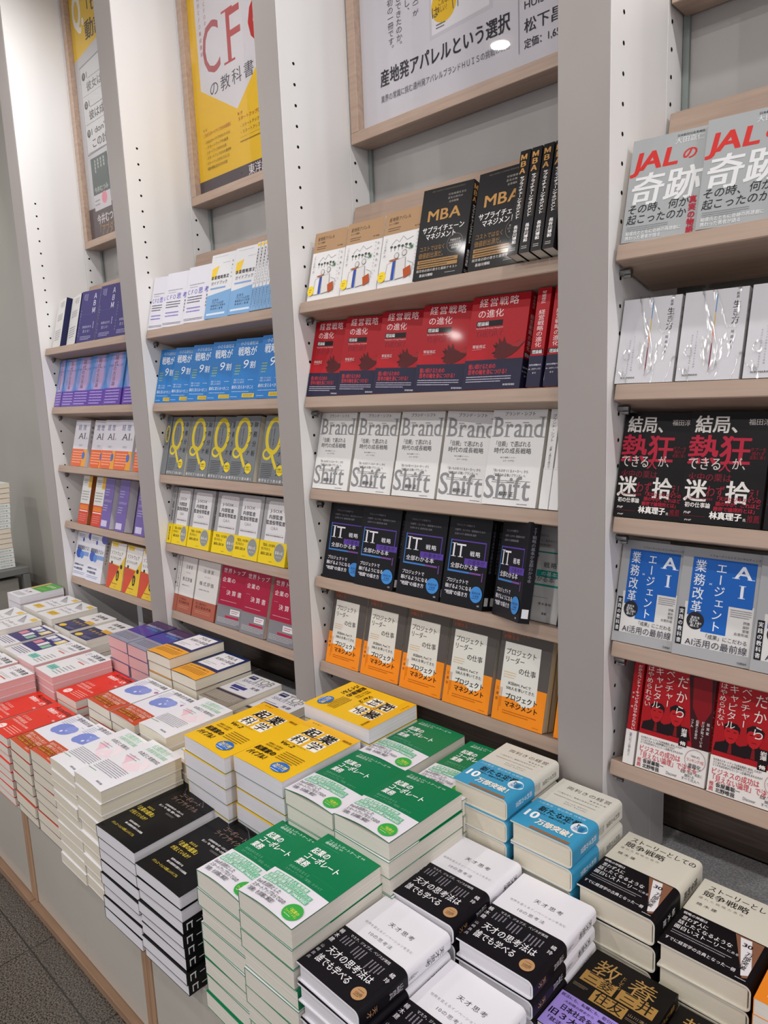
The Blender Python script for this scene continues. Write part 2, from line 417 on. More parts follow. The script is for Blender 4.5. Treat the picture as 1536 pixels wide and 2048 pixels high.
COUNTER = .275; LEDGE = .343
def stack(d, x, yf, ztop, place, w=None, h=None, yaw=0, rot90=0, bow=0, curl=0, flips=(), seed=0, nmax=99, jx=.0025, base=None):
    """a pile of copies lying on the counter, front edges at yf, the top cover at ztop (above the eye: negative)"""
    base = COUNTER if base is None else base
    H = Z0 + ztop - base; gap = .0016 if d.obi else .0008
    n = max(1, round(H / (d.t + gap))); st = (H / n - gap) / d.t
    sx = (w or d.w) / d.w; sz = (h or d.h) / d.h
    rr = random.Random(seed * 13 + sum(map(ord, place)))
    for i in range(n):
        top = n - 1 - i
        a = math.radians(yaw if top == 0 else yaw + rr.uniform(-.9, .9)); ox = 0 if top == 0 else rr.uniform(-jx, jx); oy = 0 if top == 0 else rr.uniform(-jx, jx)
        a += rot90 * PI / 2
        flip = top in flips
        zt = base + (i + 1) * (H / n) - gap * .4
        # book frame after lying down: origin (mid foot of the front cover); reach the centre first
        hh = d.h * sz
        if not flip:
            cen = Vector((x + ox, yf + (hh if not rot90 else d.w * sx) / 2 + oy, zt))
            aa = a
        else:
            cen = Vector((x + ox, yf + hh / 2 + oy, zt)); aa = a + PI
        foot = cen - Vector((-math.sin(aa), math.cos(aa), 0)) * hh / 2
        pile = place % SHORT[d.key] if '%s' in place else place
        lab = ('top copy of the %s' % pile) if top == 0 else ('%s book down in the %s' % (ORD[top], pile))
        e = Matrix.Rotation(aa, 3, 'Z') @ Matrix.Rotation(-PI / 2, 3, 'X')
        b = book(d, foot, e.to_euler('ZYX'), lab, '%s pile' % d.key.replace('_', ' '), scale=(sx, st, sz), bow=(bow / st if top == 0 else 0), curl=(curl / st if top == 0 else 0), plain=(top > 0))

# ------------------------------------------------------------------ cover designs (u across, v down; sizes relative to the cover width)
D = {}
def design(key, *a, **k): D[key] = Design(key, *a, **k)
W_ = 'f2f0f4'; BK = '17151b'
# --- on the counter
design('genius', 'white hardcover with a black band and bronze dot', .131, .189, .030, 'R', 'e9e7ee',
 [('T','天才思考',.36,.215,.76,.075,'1c1c20',0),('T','世界を変えるイノベーションを生む',.12,.335,.88,.042,'8b8a92',-1),('T','10の思考法',.28,.40,.66,.06,'55545c',-1)],
 [('V','天才思考',.5,.08,.30,.5,'2a2a2e',0),('V','10の思考法',.5,.38,.49,.26,'55545c',-1)],
 obi=(.50,'131017',
 [('T','マスク、ジョブズ、ベゾスが実践',.17,.525,.80,.045,'e8e4ea',0),('V','楠木建',.05,.53,.70,.065,'e8e4ea',1),('V','山崎良兵',.05,.74,.93,.05,'c8c4ca',0),
  ('LV',.12,.57,.30,.67,4,'8f8b96'),('LV',.34,.58,.52,.70,4,'8f8b96'),('LV',.60,.60,.82,.72,5,'8f8b96'),
  ('T','天才の思考法は',.13,.705,.83,.125,'f4f2f6',1),('T','誰でも学べる',.12,.815,.66,.125,'f4f2f6',1),
  ('C',.83,.885,.085,'c09468'),('T','100冊',.78,.872,.885,.052,'2a1c10',0),('L',.785,.853,.88,.866,1,'5a4030'),('L',.785,.905,.88,.918,1,'5a4030'),
  ('V','橘玲',.93,.58,.70,.065,'e8e4ea',1)],
 [('V','山崎良兵',.5,.55,.70,.4,'d8d4da',0),('V','天才',.5,.82,.93,.4,'c09468',0)]), hard=True, pages=M_PAGEW, gloss=.42, coat=.0)
GB='0b7a4c'; GG='57b987'
def tick(u,v,s,w): return [('R',u,v,u+w,v+.042,'6fbf98'),('T',s,u+.012,v+.004,u+w-.012,.05,'ffffff',1)]
design('green', 'green paperback with a white band and round badge', .131,.189,.0300,'L',GB,
 [('T','フェムトパートナーズ',.12,.045,.70,.058,'cfe8da',1),('T','編著',.72,.05,.78,.03,'cfe8da',0),('T','磯崎哲也',.12,.085,.36,.05,'cfe8da',1),('T','監修',.38,.09,.44,.03,'cfe8da',0),
  ('L',.12,.14,.5,.155,1,'3d9c72'),('T','起業の',.11,.20,.42,.125,'ffffff',2),('T','コーポレート',.11,.29,.74,.13,'ffffff',2),('T','業務',.11,.385,.32,.125,'ffffff',2),
  ('T','事業成長を支える',.12,.505,.50,.05,'6db893',0),('T','スタートアップの「実務」のすべて',.12,.55,.80,.05,'6db893',0),('R',.5,.49,.95,.492,'2f9467')],
 [('V','起業のコーポレート業務',.5,.12,.62,.42,'ffffff',1)],
 obi=(.385,'e9e6ee',
 tick(.09,.635,'財務',.15)+tick(.26,.635,'経理',.15)+tick(.43,.635,'人事労務',.28)+tick(.06,.685,'法務',.15)+tick(.23,.685,'総務',.15)+tick(.40,.685,'コンプライアンス',.44)+tick(.05,.735,'経営企画',.26)+tick(.33,.735,'IPO準備',.24)+tick(.59,.735,'M&A対応',.26)+
 [('T','Exitを目的とした',.05,.79,.48,.075,'3a3a44',1),('T','スタートアップならではの',.05,.845,.66,.075,'3a3a44',1),('T','「実務」を詳細に解説！',.03,.90,.58,.078,'3a3a44',1),
  ('C',.83,.89,.125,'3fae49'),('T','「起業の',.75,.86,.92,.05,'f4e95a',1),('T','ファイナンス」',.73,.893,.94,.045,'f4e95a',1),('L',.76,.93,.90,.945,1,'d8f0d8')],
 [('R',0,.65,1,.69,'6fbf98')]), gloss=.4, coat=.03)
design('lifecycle', 'black paperback with gold lettering', .150,.216,.0245,'L','0b0a0c',
 [('S',[(.22,.10),(.28,.155),(.36,.18),(.44,.185)],.012,'4a464c'),('S',[(.50,.07),(.62,.10),(.74,.155),(.84,.21)],.014,'4a464c'),
  ('T','コーポレート・',.30,.17,.86,.10,'8d7468',1),('T','ライフサイクル',.26,.25,.86,.10,'8d7468',1),
  ('T','企業価値評価の第一人者による、',.34,.385,.80,.036,'ece8ea',1),('T','新しい「唯一理論」戦略への挑戦！',.28,.425,.80,.042,'ece8ea',1),('L',.55,.475,.74,.50,2,'8c888c'),
  ('T','経営と投資の羅針盤',.68,.015,.98,.038,'e0c548',2),('T','を得られる一冊',.74,.045,.98,.036,'e0c548',1),
  ('T','あなたは',.20,.515,.36,.05,'e0c548',1),('T','「企業の盛衰」',.04,.56,.52,.085,'f0d84e',1),('T','が見えているか？',.08,.64,.50,.075,'e8ce4a',1),
  ('T','世界を席巻する',.30,.755,.56,.035,'ece8ea',2),('T','優れた経営者を目指す人の必読書。',.30,.795,.74,.036,'ece8ea',2),('T','バリュエーションの新しいバイブル',.13,.86,.68,.05,'e8ce4a',1)],
 [('T','コ',.1,.02,.85,.7,'f2f2f2',3),('V','ーポレート',.45,.12,.42,.5,'e8e8e8',2),('V','企業の盛衰',.5,.5,.74,.45,'e8ce4a',2)], pages=M_PAGEW, gloss=.4, coat=.12)
YB='f3c01c'
design('startup', 'yellow paperback with kanji tiles and a blue seal', .157,.224,.034,'L',YB,
 [('R',0,0,1,.14,'efb41a'),('T','田所雅之',.10,.03,.30,.035,'5a4310',1),('R',.22,.12,.78,.465,'fbf6ea'),('R',.47,.12,.53,.465,'f0b81c'),('R',.22,.28,.78,.305,'f0b81c'),('T','の',.44,.245,.56,.12,'b06a0c',2),
  ('T','起',.225,.12,.465,.235,'14120f',3),('T','業',.535,.12,.775,.235,'14120f',3),('T','科',.23,.305,.465,.225,'14120f',1),('T','学',.535,.305,.77,.225,'14120f',1),('T','増補改訂版',.82,.10,.98,.05,'8a5e0a',2),('T','スタートアップサイエンス',.22,.475,.64,.032,'5a4310',1),('T','Ver.2',.20,.50,.46,.10,'14120f',2,.2),
  ('T','課題と対策を',.10,.60,.40,.045,'6b4d0c',1),('T','時系列で整理！',.10,.64,.42,.045,'6b4d0c',1),('T','起業家の',.05,.70,.44,.115,'14120f',3),('T','バイブル！',.05,.80,.46,.12,'14120f',3),
  ('L',.48,.62,.86,.78,5,'8a6a18'),('C',.73,.86,.14,'2a6fc4',.115),('T','20万部',.62,.82,.84,.065,'ffe45a',2),('T','突破シリーズ',.62,.865,.84,.045,'ffffff',1),('L',.65,.91,.81,.93,1,'ffffff')],
 [('V','起業の科学',.5,.1,.5,.5,'14120f',2)], pages=M_PAGEW, back_col='0f5a3c', gloss=.35, coat=.06)
design('tender', 'white paperback with pale green title and pink petals', .129,.184,.026,'L','ecebf0',
 [('P',[(.18,.42),(.34,.34),(.46,.42),(.42,.56),(.36,.50)],'f3c9d6'),('P',[(.42,.56),(.64,.40),(.86,.52),(.66,.62)],'f5dfe6'),('P',[(.60,.28),(.82,.34),(.96,.50),(.74,.44)],'f6e6ec'),
  ('T','公開買付',.24,.03,.78,.135,'9fd6ae',1),('T','・',.80,.03,.88,.1,'9fd6ae',1),('T','大量保有報告制度',.24,.13,.90,.10,'9fd6ae',1),('T','の改正と実務対応',.24,.235,.92,.095,'4a4a52',0),
  ('L',.18,.36,.62,.385,1,'9a98a0'),('L',.18,.40,.66,.425,1,'9a98a0'),('L',.06,.60,.84,.80,7,'9c9aa6'),('L',.04,.82,.42,.845,1,'4b9a5c'),('T','商事法務',.64,.915,.82,.045,'3c3c44',1)],
 [('V','公開買付・大量保有報告制度',.5,.1,.7,.5,'4a8a5a',1)], pages=M_PAGEC, gloss=.3, coat=.3)
design('fin_acc', 'white book with a blue marbled blot and red band', .130,.184,.026,'L','e9e8f1',
 [('L',.08,.10,.34,.30,6,'a9b0c8'),('C',.48,.36,.30,'7f8fd6',.20),('C',.36,.43,.17,'7f8fd6',.13),('C',.64,.31,.16,'8b9adc',.13),('C',.50,.42,.035,'e9e8f1'),('C',.58,.37,.025,'c9cfec'),
  ('T','財務会計講義',.24,.03,.94,.12,'3b3b46',0),('T','桜井久勝',.10,.05,.22,.035,'6a6a74',0),('P',[(.86,.24),(.93,.205),(.99,.235),(.92,.275)],'b06aa8'),('L',.70,.17,.95,.19,1,'8a8a94')],
 [('V','財務会計講義',.5,.1,.5,.5,'3b3b46',1)],
 obi=(.33,'c6502c',[('T','会計をこれから学ぶ人の',.08,.70,.92,.082,'f4dccf',1),('T','標準テキスト決定版',.14,.765,.86,.085,'f4dccf',1),('R',.06,.83,.80,.875,'8a2c14'),('T','会計基準の改正に対応',.08,.832,.78,.05,'f0c832',1),('R',.06,.885,.80,.925,'8a2c14'),('T','資格試験に必携の一冊',.08,.887,.78,.048,'f0c832',1),('T','中央経済社',.66,.945,.84,.04,'f0e0d8',0)],[]),
 spine_col='2c2f52', pages=M_PAGEC, gloss=.3, coat=.12)
design('accounting', 'red paperback with white and black lettering', .131,.187,.024,'L','e23322',
 [('T','Accounting',.26,.03,.98,.17,'2a0c08',2,.15),('T','財務会計・入門',.20,.14,.92,.125,'ffffff',2),('T','第版',.88,.31,.98,.06,'ffffff',1),('L',.56,.30,.66,.32,1,'7a1810'),
  ('T','ビジネスの',.10,.50,.50,.09,'ffd8cf',1),('T','世界共通言語',.06,.585,.56,.09,'ffd8cf',1),('T','企業活動を描き出す会計情報',.08,.66,.86,.06,'ffd8cf',1),('C',.24,.88,.115,'ffe9e4',.10),('L',.42,.76,.94,.92,4,'ffb8aa'),('L',.16,.865,.32,.89,1,'e23322')],
 [('V','財務会計・入門',.5,.1,.6,.5,'ffffff',1)], pages=M_PAGE, gloss=.3, coat=.3)
design('fs_white', 'white paperback with brush lettering and teal box', .128,.183,.022,'L','e8e7ea',
 [('T','決算書',.34,.05,.92,.17,'2c2c34',2),('L',.10,.08,.28,.20,3,'a4a4ac'),('T','の読み方',.42,.20,.86,.09,'55555e',1),('R',.46,.40,.80,.425,'d8604e'),('L',.20,.32,.86,.38,2,'b8b8be'),
  ('R',.12,.72,.48,.86,'7cc2b4'),('L',.16,.75,.44,.83,2,'4a9486'),('L',.54,.55,.90,.90,6,'aeb4b4')],
 [], pages=M_PAGEP, gloss=.35, coat=.06)
design('fs_purple', 'white paperback with a dark purple picture band', .128,.182,.023,'L','e2e0e6',
 [('R',0,.06,1,.70,'3a3270'),('R',.05,.10,.28,.28,'e8e4ee'),('R',.34,.12,.60,.26,'9aa8c8'),('R',.66,.10,.92,.30,'e6d27a'),('R',.08,.36,.34,.52,'d8899a'),('R',.42,.34,.62,.54,'e4e0ea'),('R',.68,.38,.90,.56,'8fc0a4'),('T','決算書',.10,.12,.9,.16,'f2f0f6',2),('L',.10,.74,.9,.92,4,'77758c')],
 [], pages=M_PAGE, gloss=.3, coat=.06)
design('ambidextrous', 'thick ivory hardcover with a sky blue band', .121,.174,.040,'R','d5d3c9',
 [('T','両利きの経営',.18,.09,.92,.10,'4c4a46',0),('T','増補改訂版',.62,.195,.90,.036,'6a6862',0),('T','「二兎を追う」戦略が未来を切り拓く',.10,.245,.84,.036,'6a6862',-1),('L',.12,.31,.90,.335,1,'9a988e'),('T','チャールズ・オライリー',.36,.37,.74,.03,'4c4a46',0),('T','マイケル・タッシュマン',.36,.405,.74,.03,'4c4a46',0)],
 [('V','両利きの経営',.5,.06,.34,.26,'55534e',0),('L',.3,.38,.7,.5,4,'8a8880')],
 obi=(.50,'3f9cc6',[('T','入山章栄・冨山和彦 W解説',.05,.525,.84,.052,'bfe2f2',0),('T','新たな定番',.16,.59,.84,.145,'131c26',2),('T','「両利き」理論の決定版',.14,.70,.66,.05,'16323f',1),('T','10',.02,.72,.27,.23,'ffffff',3),('T','万部突破！',.30,.80,.95,.14,'fbeede',3),('R',.30,.955,.93,.99,'9c6a44'),('C',.86,.70,.12,'e6eef4',.12),('T','大幅',.78,.665,.94,.07,'2f76ac',1),('T','加筆',.78,.705,.94,.07,'2f76ac',1)],
 [('V','両利きの経営',.5,.55,.85,.28,'f2f6fa',1)]), hard=True, pages=M_PAGEC, gloss=.4, coat=.0)
design('story', 'thick ivory hardcover with a black band and copper corner', .128,.182,.040,'R','dad6c8',
 [('T','ストーリーとしての',.10,.055,.97,.115,'1f1d1c',1),('T','競争戦略',.08,.145,.62,.125,'1f1d1c',1),('T','優れた戦略の条件',.06,.255,.60,.045,'8a877c',-1),('T','楠木建',.08,.34,.34,.06,'55524c',0)],
 [('V','競争戦略',.5,.12,.42,.34,'3a3834',1)],
 obi=(.50,'100e12',[('T','戦略の神髄は',.04,.525,.32,.052,'e9e6ea',1),('T','思わず人に',.06,.58,.36,.078,'f2f0f2',1),('T','話したくなるような',.05,.645,.66,.078,'f2f0f2',1),('T','面白いストーリー',.04,.71,.62,.08,'f2f0f2',1),('T','にある。',.63,.722,.80,.045,'e0dce0',0),('L',.05,.785,.72,.84,2,'98949a'),('T','すでに経営学の古典となった一冊',.03,.885,.80,.062,'ece8ec',1),
  ('P',[(.62,.515),(.925,.515),(.925,.93),(.88,.95)],'8a5f48'),('P',[(.68,.53),(.80,.525),(.922,.82),(.922,.90),(.86,.93)],'e6e3e6'),('T','30',.73,.575,.84,.085,'2a2428',3),('V','万部突破',.84,.655,.87,.075,'2a2428',2),('L',.82,.955,.96,.975,1,'d0ccd0')],
 [('V','楠木建',.5,.60,.86,.3,'f2f0f2',1)]), hard=True, pages=M_PAGEC, gloss=.42, coat=.0)
GO='b08a50'
design('zaibatsu', 'black paperback with gold kanji and a lilac band', .128,.184,.021,'R','151110',
 [('T','教',.10,.06,.42,.36,GO,-1),('V','としての',.46,.13,.30,.06,GO,0),('T','養',.52,.06,.86,.36,GO,-1),('R',.06,.27,.46,.40,'a98346'),('T','三菱',.09,.255,.44,.20,'1d1817',1),('R',.50,.27,.93,.40,'a98346'),('T','三井',.53,.255,.90,.20,'1d1817',1),
  ('R',.28,.42,.68,.55,'a98346'),('T','住友',.31,.405,.66,.20,'1d1817',1),('L',.04,.45,.22,.49,3,'8a7a66'),('T','山川清弘',.70,.45,.95,.05,'a08a6a',0),('L',.70,.50,.92,.53,2,'8a7a66')],
 [('V','教養としての三菱・三井・住友',.5,.08,.6,.5,GO,0)],
 obi=(.40,'a48fe0',[('T','就活にも、転職にも、取引にも、投資にも',.02,.615,.96,.055,'221a34',1),('T','大財閥の歴史から',.10,.675,.46,.04,'3a2f5c',1),('R',.50,.672,.92,.70,'2a2040'),('T','日本社会を“裏で”動かす',.10,.72,.92,.095,'1a1228',2),('T','旧３大財閥',.02,.80,.60,.105,'1a1228',2),('T','「就活中に読みたかった！」',.02,.89,.92,.07,'1a1228',1)],[]), gloss=.4, coat=.0)
design('tob', 'white paperback with grey TOB capitals and brown band', .128,.182,.022,'L','dddbe0',
 [('T','TOB',.36,.04,.92,.30,'8a857a',1,0,'s'),('R',.10,.05,.33,.15,'2c2f5a'),('T','公開買付',.12,.07,.31,.05,'e4e2ea',1),('T','SHUTTER',.10,.20,.86,.15,'6a6a88',0,0,'s'),('T','実務',.60,.33,.88,.11,'3c3c50',1),('R',.14,.42,.60,.50,'2d3180'),('R',.20,.52,.50,.555,'2d3180'),('L',.08,.36,.5,.40,1,'9a98a4')],
 [], obi=(.36,'8d8478',[('R',0,.66,1,.70,'2a2540'),('L',.05,.72,.95,.90,5,'c4bcb0'),('L',.05,.92,.6,.95,1,'4a4438')],[]), pages=M_PAGEC, gloss=.35, coat=.06)
design('mna', 'navy paperback with a white title panel and amber band', .128,.182,.030,'L','1c2c5c',
 [('R',.08,.06,.90,.56,'eceaef'),('T','M&A',.34,.09,.76,.17,'4c4838',0,0,'s'),('T','実務の基礎',.18,.22,.88,.13,'2c2c38',1),('T','第2版',.60,.345,.76,.045,'2c2c38',0),('L',.16,.43,.60,.455,1,'7a7a84'),('L',.16,.48,.52,.505,1,'7a7a84')],
 [('V','Ｍ＆Ａ実務の基礎',.5,.1,.6,.5,'ffffff',1)],
 obi=(.36,'efa62c',[('T','Ｍ＆Ａの全体像を理解する',.10,.68,.86,.06,'6a450c',0),('L',.08,.745,.92,.88,4,'9a6a1c')],[]), pages=M_PAGEC, gloss=.35, coat=.06)
design('violet', 'violet and blue paperback with a silver band', .121,.178,.034,'R','2d2470',
 [('P',[(0,0),(1,0),(1,.22),(0,.34)],'3b2452'),('P',[(0,.30),(.6,.26),(1,.44),(1,.62),(0,.62)],'3a3a9a'),('T','株価指数の作り方',.08,.20,.92,.11,'bfc8f0',1),('T','投資戦略',.28,.30,.86,.10,'3fa0c0',1),('T','入門',.14,.42,.5,.10,'a03a90',1),('L',.1,.06,.8,.12,2,'7a3a70')],
 [], obi=(.37,'8f93a8',[('L',.10,.69,.9,.9,5,'6a6e84')],[]), pages=M_PAGEP, gloss=.4, coat=.3)
design('fs_navy', 'navy and yellow paperback with a white title panel', .125,.180,.027,'L','e3e1e2',
 [('R',.0,.50,1,1,'26244f'),('T','決算書',.24,.10,.84,.17,'33333a',2),('T','速読',.34,.27,.76,.13,'55555c',1),('R',.55,.44,.98,.56,'d8a63a'),('T','財務会計',.10,.60,.9,.12,'d8b24a',1),('L',.10,.70,.62,.84,4,'6a68a0'),('C',.26,.90,.15,'e8c23c',.10),('L',.5,.86,.92,.95,3,'9a98c0')],
 [], pages=M_PAGE, gloss=.3, coat=.06)
design('cone', 'white paperback with a grey triangle and yellow tag', .128,.182,.024,'L','e6e5e8',
 [('P',[(.12,.05),(.86,.30),(.50,.34)],'8a8a90'),('P',[(.50,.34),(.86,.30),(.30,.10)],'b2b2b8'),('R',.68,.04,.96,.16,'e2c04a'),('T','コーポレート',.12,.40,.9,.12,'4a4a52',1),('T','ファイナンス',.16,.52,.9,.12,'4a4a52',1),('R',.18,.70,.66,.86,'e3b93c'),('L',.22,.73,.62,.83,2,'8a6a18')],
 [], pages=M_PAGE, gloss=.3, coat=.06)
design('leaf', 'thick paperback, green upper half and white lower half', .125,.178,.030,'L','e4e2e6',
 [('R',0,0,1,.50,'5aa646'),('R',0,.0,.16,.5,'d8b070'),('T','交渉学',.30,.10,.86,.16,'eef6ea',1),('L',.3,.32,.86,.44,3,'a8d49a'),('T','入門',.20,.60,.7,.16,'6a6a74',1),('L',.16,.78,.84,.94,4,'9a98a4')],
 [], spine_col='b86a42', pages=M_PAGEW, gloss=.35, coat=.06)
design('amber', 'orange paperback with dark lettering', .128,.184,.024,'L','f08a24',
 [('T','改訂版',.14,.66,.5,.09,'5a2808',2),('T','イノベーション',.06,.76,.96,.12,'3a1a06',2),('L',.10,.90,.9,.95,1,'ffd8a0'),('V','企画と経営',.26,.08,.6,.14,'5a2808',2)], [], gloss=.35, coat=.06)
design('plain_white', 'white hardcover with thin grey katakana', .130,.188,.024,'L','ebe9f0',
 [('T','コンサル',.30,.10,.80,.13,'6f6f78',-1),('T','思考法',.30,.22,.70,.13,'6f6f78',-1)], [], pages=M_PAGEW, gloss=.4, coat=.0)

# --- face-out on the shelves
GR='8c8c8e'
design('brand', 'white paperback with large grey Brand Shift lettering', .122,.188,.018,'L','dedddb',
 [('T','ブランド・シフト',.22,.02,.80,.068,'222222',1),('T','Brand',.03,.07,.97,.46,GR,1,0,'s'),('T','「信頼」で選ばれる',.08,.325,.78,.10,'222222',0),('T','時代の成長戦略',.10,.395,.80,.10,'222222',0),('T','I&CO 創業パートナー',.24,.49,.54,.028,'444444',0),('T','レイ・イナモト',.30,.52,.52,.038,'222222',0)],
 [('V','ブランド・シフト',.5,.05,.33,.48,'222222',0),('V','「信頼」で選ばれる時代の成長戦略',.5,.36,.66,.28,'222222',0),('V','レイ・イナモト',.5,.74,.88,.3,'333333',0),('L',.3,.93,.7,.95,1,'777777')],
 obi=(.41,'e3e2e0',[('T','Shift',-.0,.68,.88,.54,GR,1,0,'s'),('T','「良いものをつくるメーカー」から',.12,.62,.80,.055,'222222',0),('T','「信頼される強いブランド」へ',.14,.665,.76,.055,'222222',0),('L',.14,.73,.86,.77,2,'8a8a8a'),('T','柳井 正',.30,.85,.58,.085,'1a1a1a',1),('L',.3,.92,.7,.94,1,'888888'),('L',.66,.965,.9,.98,1,'444444')],[('R',0,.60,1,.603,'bbbbbb')]), gloss=.5, coat=0)
RB='ad1722'
def rooster(): return [('P',[(.50,.66),(.52,.56),(.50,.50),(.56,.53),(.55,.46),(.62,.51),(.64,.45),(.69,.52),(.80,.55),(.90,.50),(.97,.50),(1.0,.52),(.96,.55),(.90,.60),(.80,.65),(.70,.68),(.60,.69)],'571418'),('P',[(.78,.555),(.92,.50),(.97,.485),(.99,.515),(.90,.57)],'a0262a'),('S',[(.70,.68),(.70,.74),(.66,.76)],.02,'8a2a20'),('S',[(.62,.68),(.64,.73)],.02,'8a2a20'),('P',[(.50,.63),(.45,.62),(.52,.60)],'3a0c10'),('P',[(.51,.57),(.46,.53),(.54,.54)],'3a0c10')]
design('theory', 'red paperback with a rooster and navy band', .130,.184,.028,'R',RB,
 [('T','経営戦略',.12,.02,.82,.14,'f4dede',0),('T','の進化',.12,.14,.58,.135,'f4dede',0),('R',.12,.265,.58,.325,'0e0c12'),('T','理論編',.13,.27,.34,.07,'f0f0f0',1),('T','The Evolution of Strategic Management',.12,.335,.60,.035,'e8c8c8',0),('T','THEORY',.12,.37,.60,.13,'94283a',0)]+rooster()+[('T','琴坂将広',.10,.52,.34,.06,'f0dcdc',0),('L',.10,.565,.28,.58,1,'d08a8a')],
 [('V','琴坂将広',.5,.03,.16,.36,'f0dcdc',0),('V','経営戦略の進化',.5,.22,.60,.50,'f4dede',0),('R',.05,.62,.95,.665,'0e0c12'),('T','理論編',.12,.625,.88,.28,'f0f0f0',1)],
 obi=(.315,'25233c',[('T','戦い続けるための',.08,.725,.56,.085,'cf3a40',1),('T','思考の軸を身につける！',.08,.785,.80,.085,'cf3a40',1),('L',.06,.855,.86,.93,3,'b8b4c4'),('T','東洋経済新報社',.72,.945,.92,.03,'e8e4ee',1)],[('T','古代の軍略から',.05,.77,.95,.13,'e8e4ee',1),('T','AI、ロボティクス',.05,.81,.95,.13,'e8e4ee',1),('T','まで',.35,.85,.65,.13,'e8e4ee',1)]), gloss=.4, coat=.03)
IB='0d0c12'
def itf(bg, fg, a1, a2, a3, b):
    return [('T','プロジェクトを推進する',.16,.09,.60,.04,b,0),('T','IT部門・コンサル・経営者のための',.14,.145,.86,.04,b,0),('T','全部わかる 基礎知識 図解',.14,.19,.66,.04,b,0),
     ('R',.10,.27,.92,.284,a2),('R',.905,.27,.925,.50,a2),('R',.905,.60,.925,.695,a3),('R',.10,.61,.60,.63,a1),('R',.60,.61,.88,.63,a3),('R',.085,.27,.105,.63,a1),
     ('T','IT',.13,.305,.47,.34,fg,0,0,'s'),('T','戦略',.56,.375,.82,.10,fg,1),('R',.46,.465,.99,.535,a2 if bg==IB else a1),('T','の基本が',.54,.472,.94,.082,'1d1430' if bg==IB else 'e8f4f0',0),('T','全部わかる本',.14,.525,.80,.10,fg,1)]
design('it_dark', 'black paperback with a violet-blue frame and large IT', .121,.190,.023,'R',IB,
 itf(IB,'e9e6ee','3f7fc8','5b3fa0','7a4a98','8f8c98')+[('T','プロジェクトで',.09,.70,.62,.08,'e9e6ee',1),('T','稼げるようになる',.08,.765,.72,.085,'e9e6ee',1),('T','‟地図”の描き方',.08,.835,.64,.085,'e9e6ee',1),('C',.83,.84,.14,'3f86cc'),('T','業務効率',.73,.81,.93,.05,'1a2a60',0),('T','を実現',.76,.845,.90,.045,'1a2a60',0),('L',.74,.875,.92,.89,1,'1a2a60'),('T','SE',.88,.95,.94,.035,'d8d4dc',1)],
 [('V','ＩＴ戦略の基本が全部わかる本',.5,.05,.6,.4,'7d7a86',0),('R',.2,.86,.8,.95,'d8d8dc')], gloss=.4, coat=.06)
design('it_white', 'white paperback with a teal frame and large IT', .121,.190,.023,'R','dcdbd9',
 itf('w','6a6a6c','2f9f92','2f9f92','2f9f92','8a8a8c')+[('L',.12,.74,.9,.755,1,'9a9a9a'),('T','塚本貴昭',.55,.80,.8,.045,'5a5a5c',0),('T','SE',.64,.90,.74,.05,'333333',2)],
 [('R',0,0,1,1,'2a2a2c'),('V','ＩＴ戦略の基本が全部わかる本',.5,.05,.6,.4,'b8b8ba',0)], gloss=.45, coat=0)
design('project', 'grey and orange paperback with a white title panel', .119,.188,.020,'L','58524f',
 [('T','外資系コンサル',.02,.01,.56,.075,'c05a20',1),('T','が教える',.05,.06,.36,.075,'c05a20',1),
  ('R',0,.575,1,1,'f28c1c'),('P',[(.10,.14),(.80,.14),(.82,.72),(.74,.77),(.58,.80),(.50,.76),(.30,.73),(.10,.74)],'e2e0d8'),
  ('T','プロジェクト',.13,.20,.74,.12,'16140f',1),('T','リーダー',.13,.285,.52,.12,'16140f',1),('T','の仕事',.42,.385,.76,.12,'16140f',1),('L',.14,.45,.40,.53,3,'d9b98c'),
  ('T','米国IBM, PwCで',.24,.555,.70,.062,'16140f',1),('T','500人を率いてきた',.22,.605,.78,.066,'16140f',1),('T','プロジェクト',.22,.68,.86,.115,'16140f',2),('T','マネジメント',.22,.765,.88,.115,'16140f',2),('L',.20,.865,.88,.915,2,'b86410'),('V','三浦哲',.06,.63,.80,.055,'7a4008',0),('LV',.10,.64,.16,.92,2,'c87414'),('L',.80,.96,.96,.975,1,'b86410')],
 [('R',0,0,1,.575,'58524f'),('R',0,.575,1,1,'f28c1c'),('V','プロジェクトリーダーの仕事',.5,.08,.62,.5,'e2e0d8',1)], back_col='d59a1e', pages=M_PAGEC, gloss=.4, coat=.0)
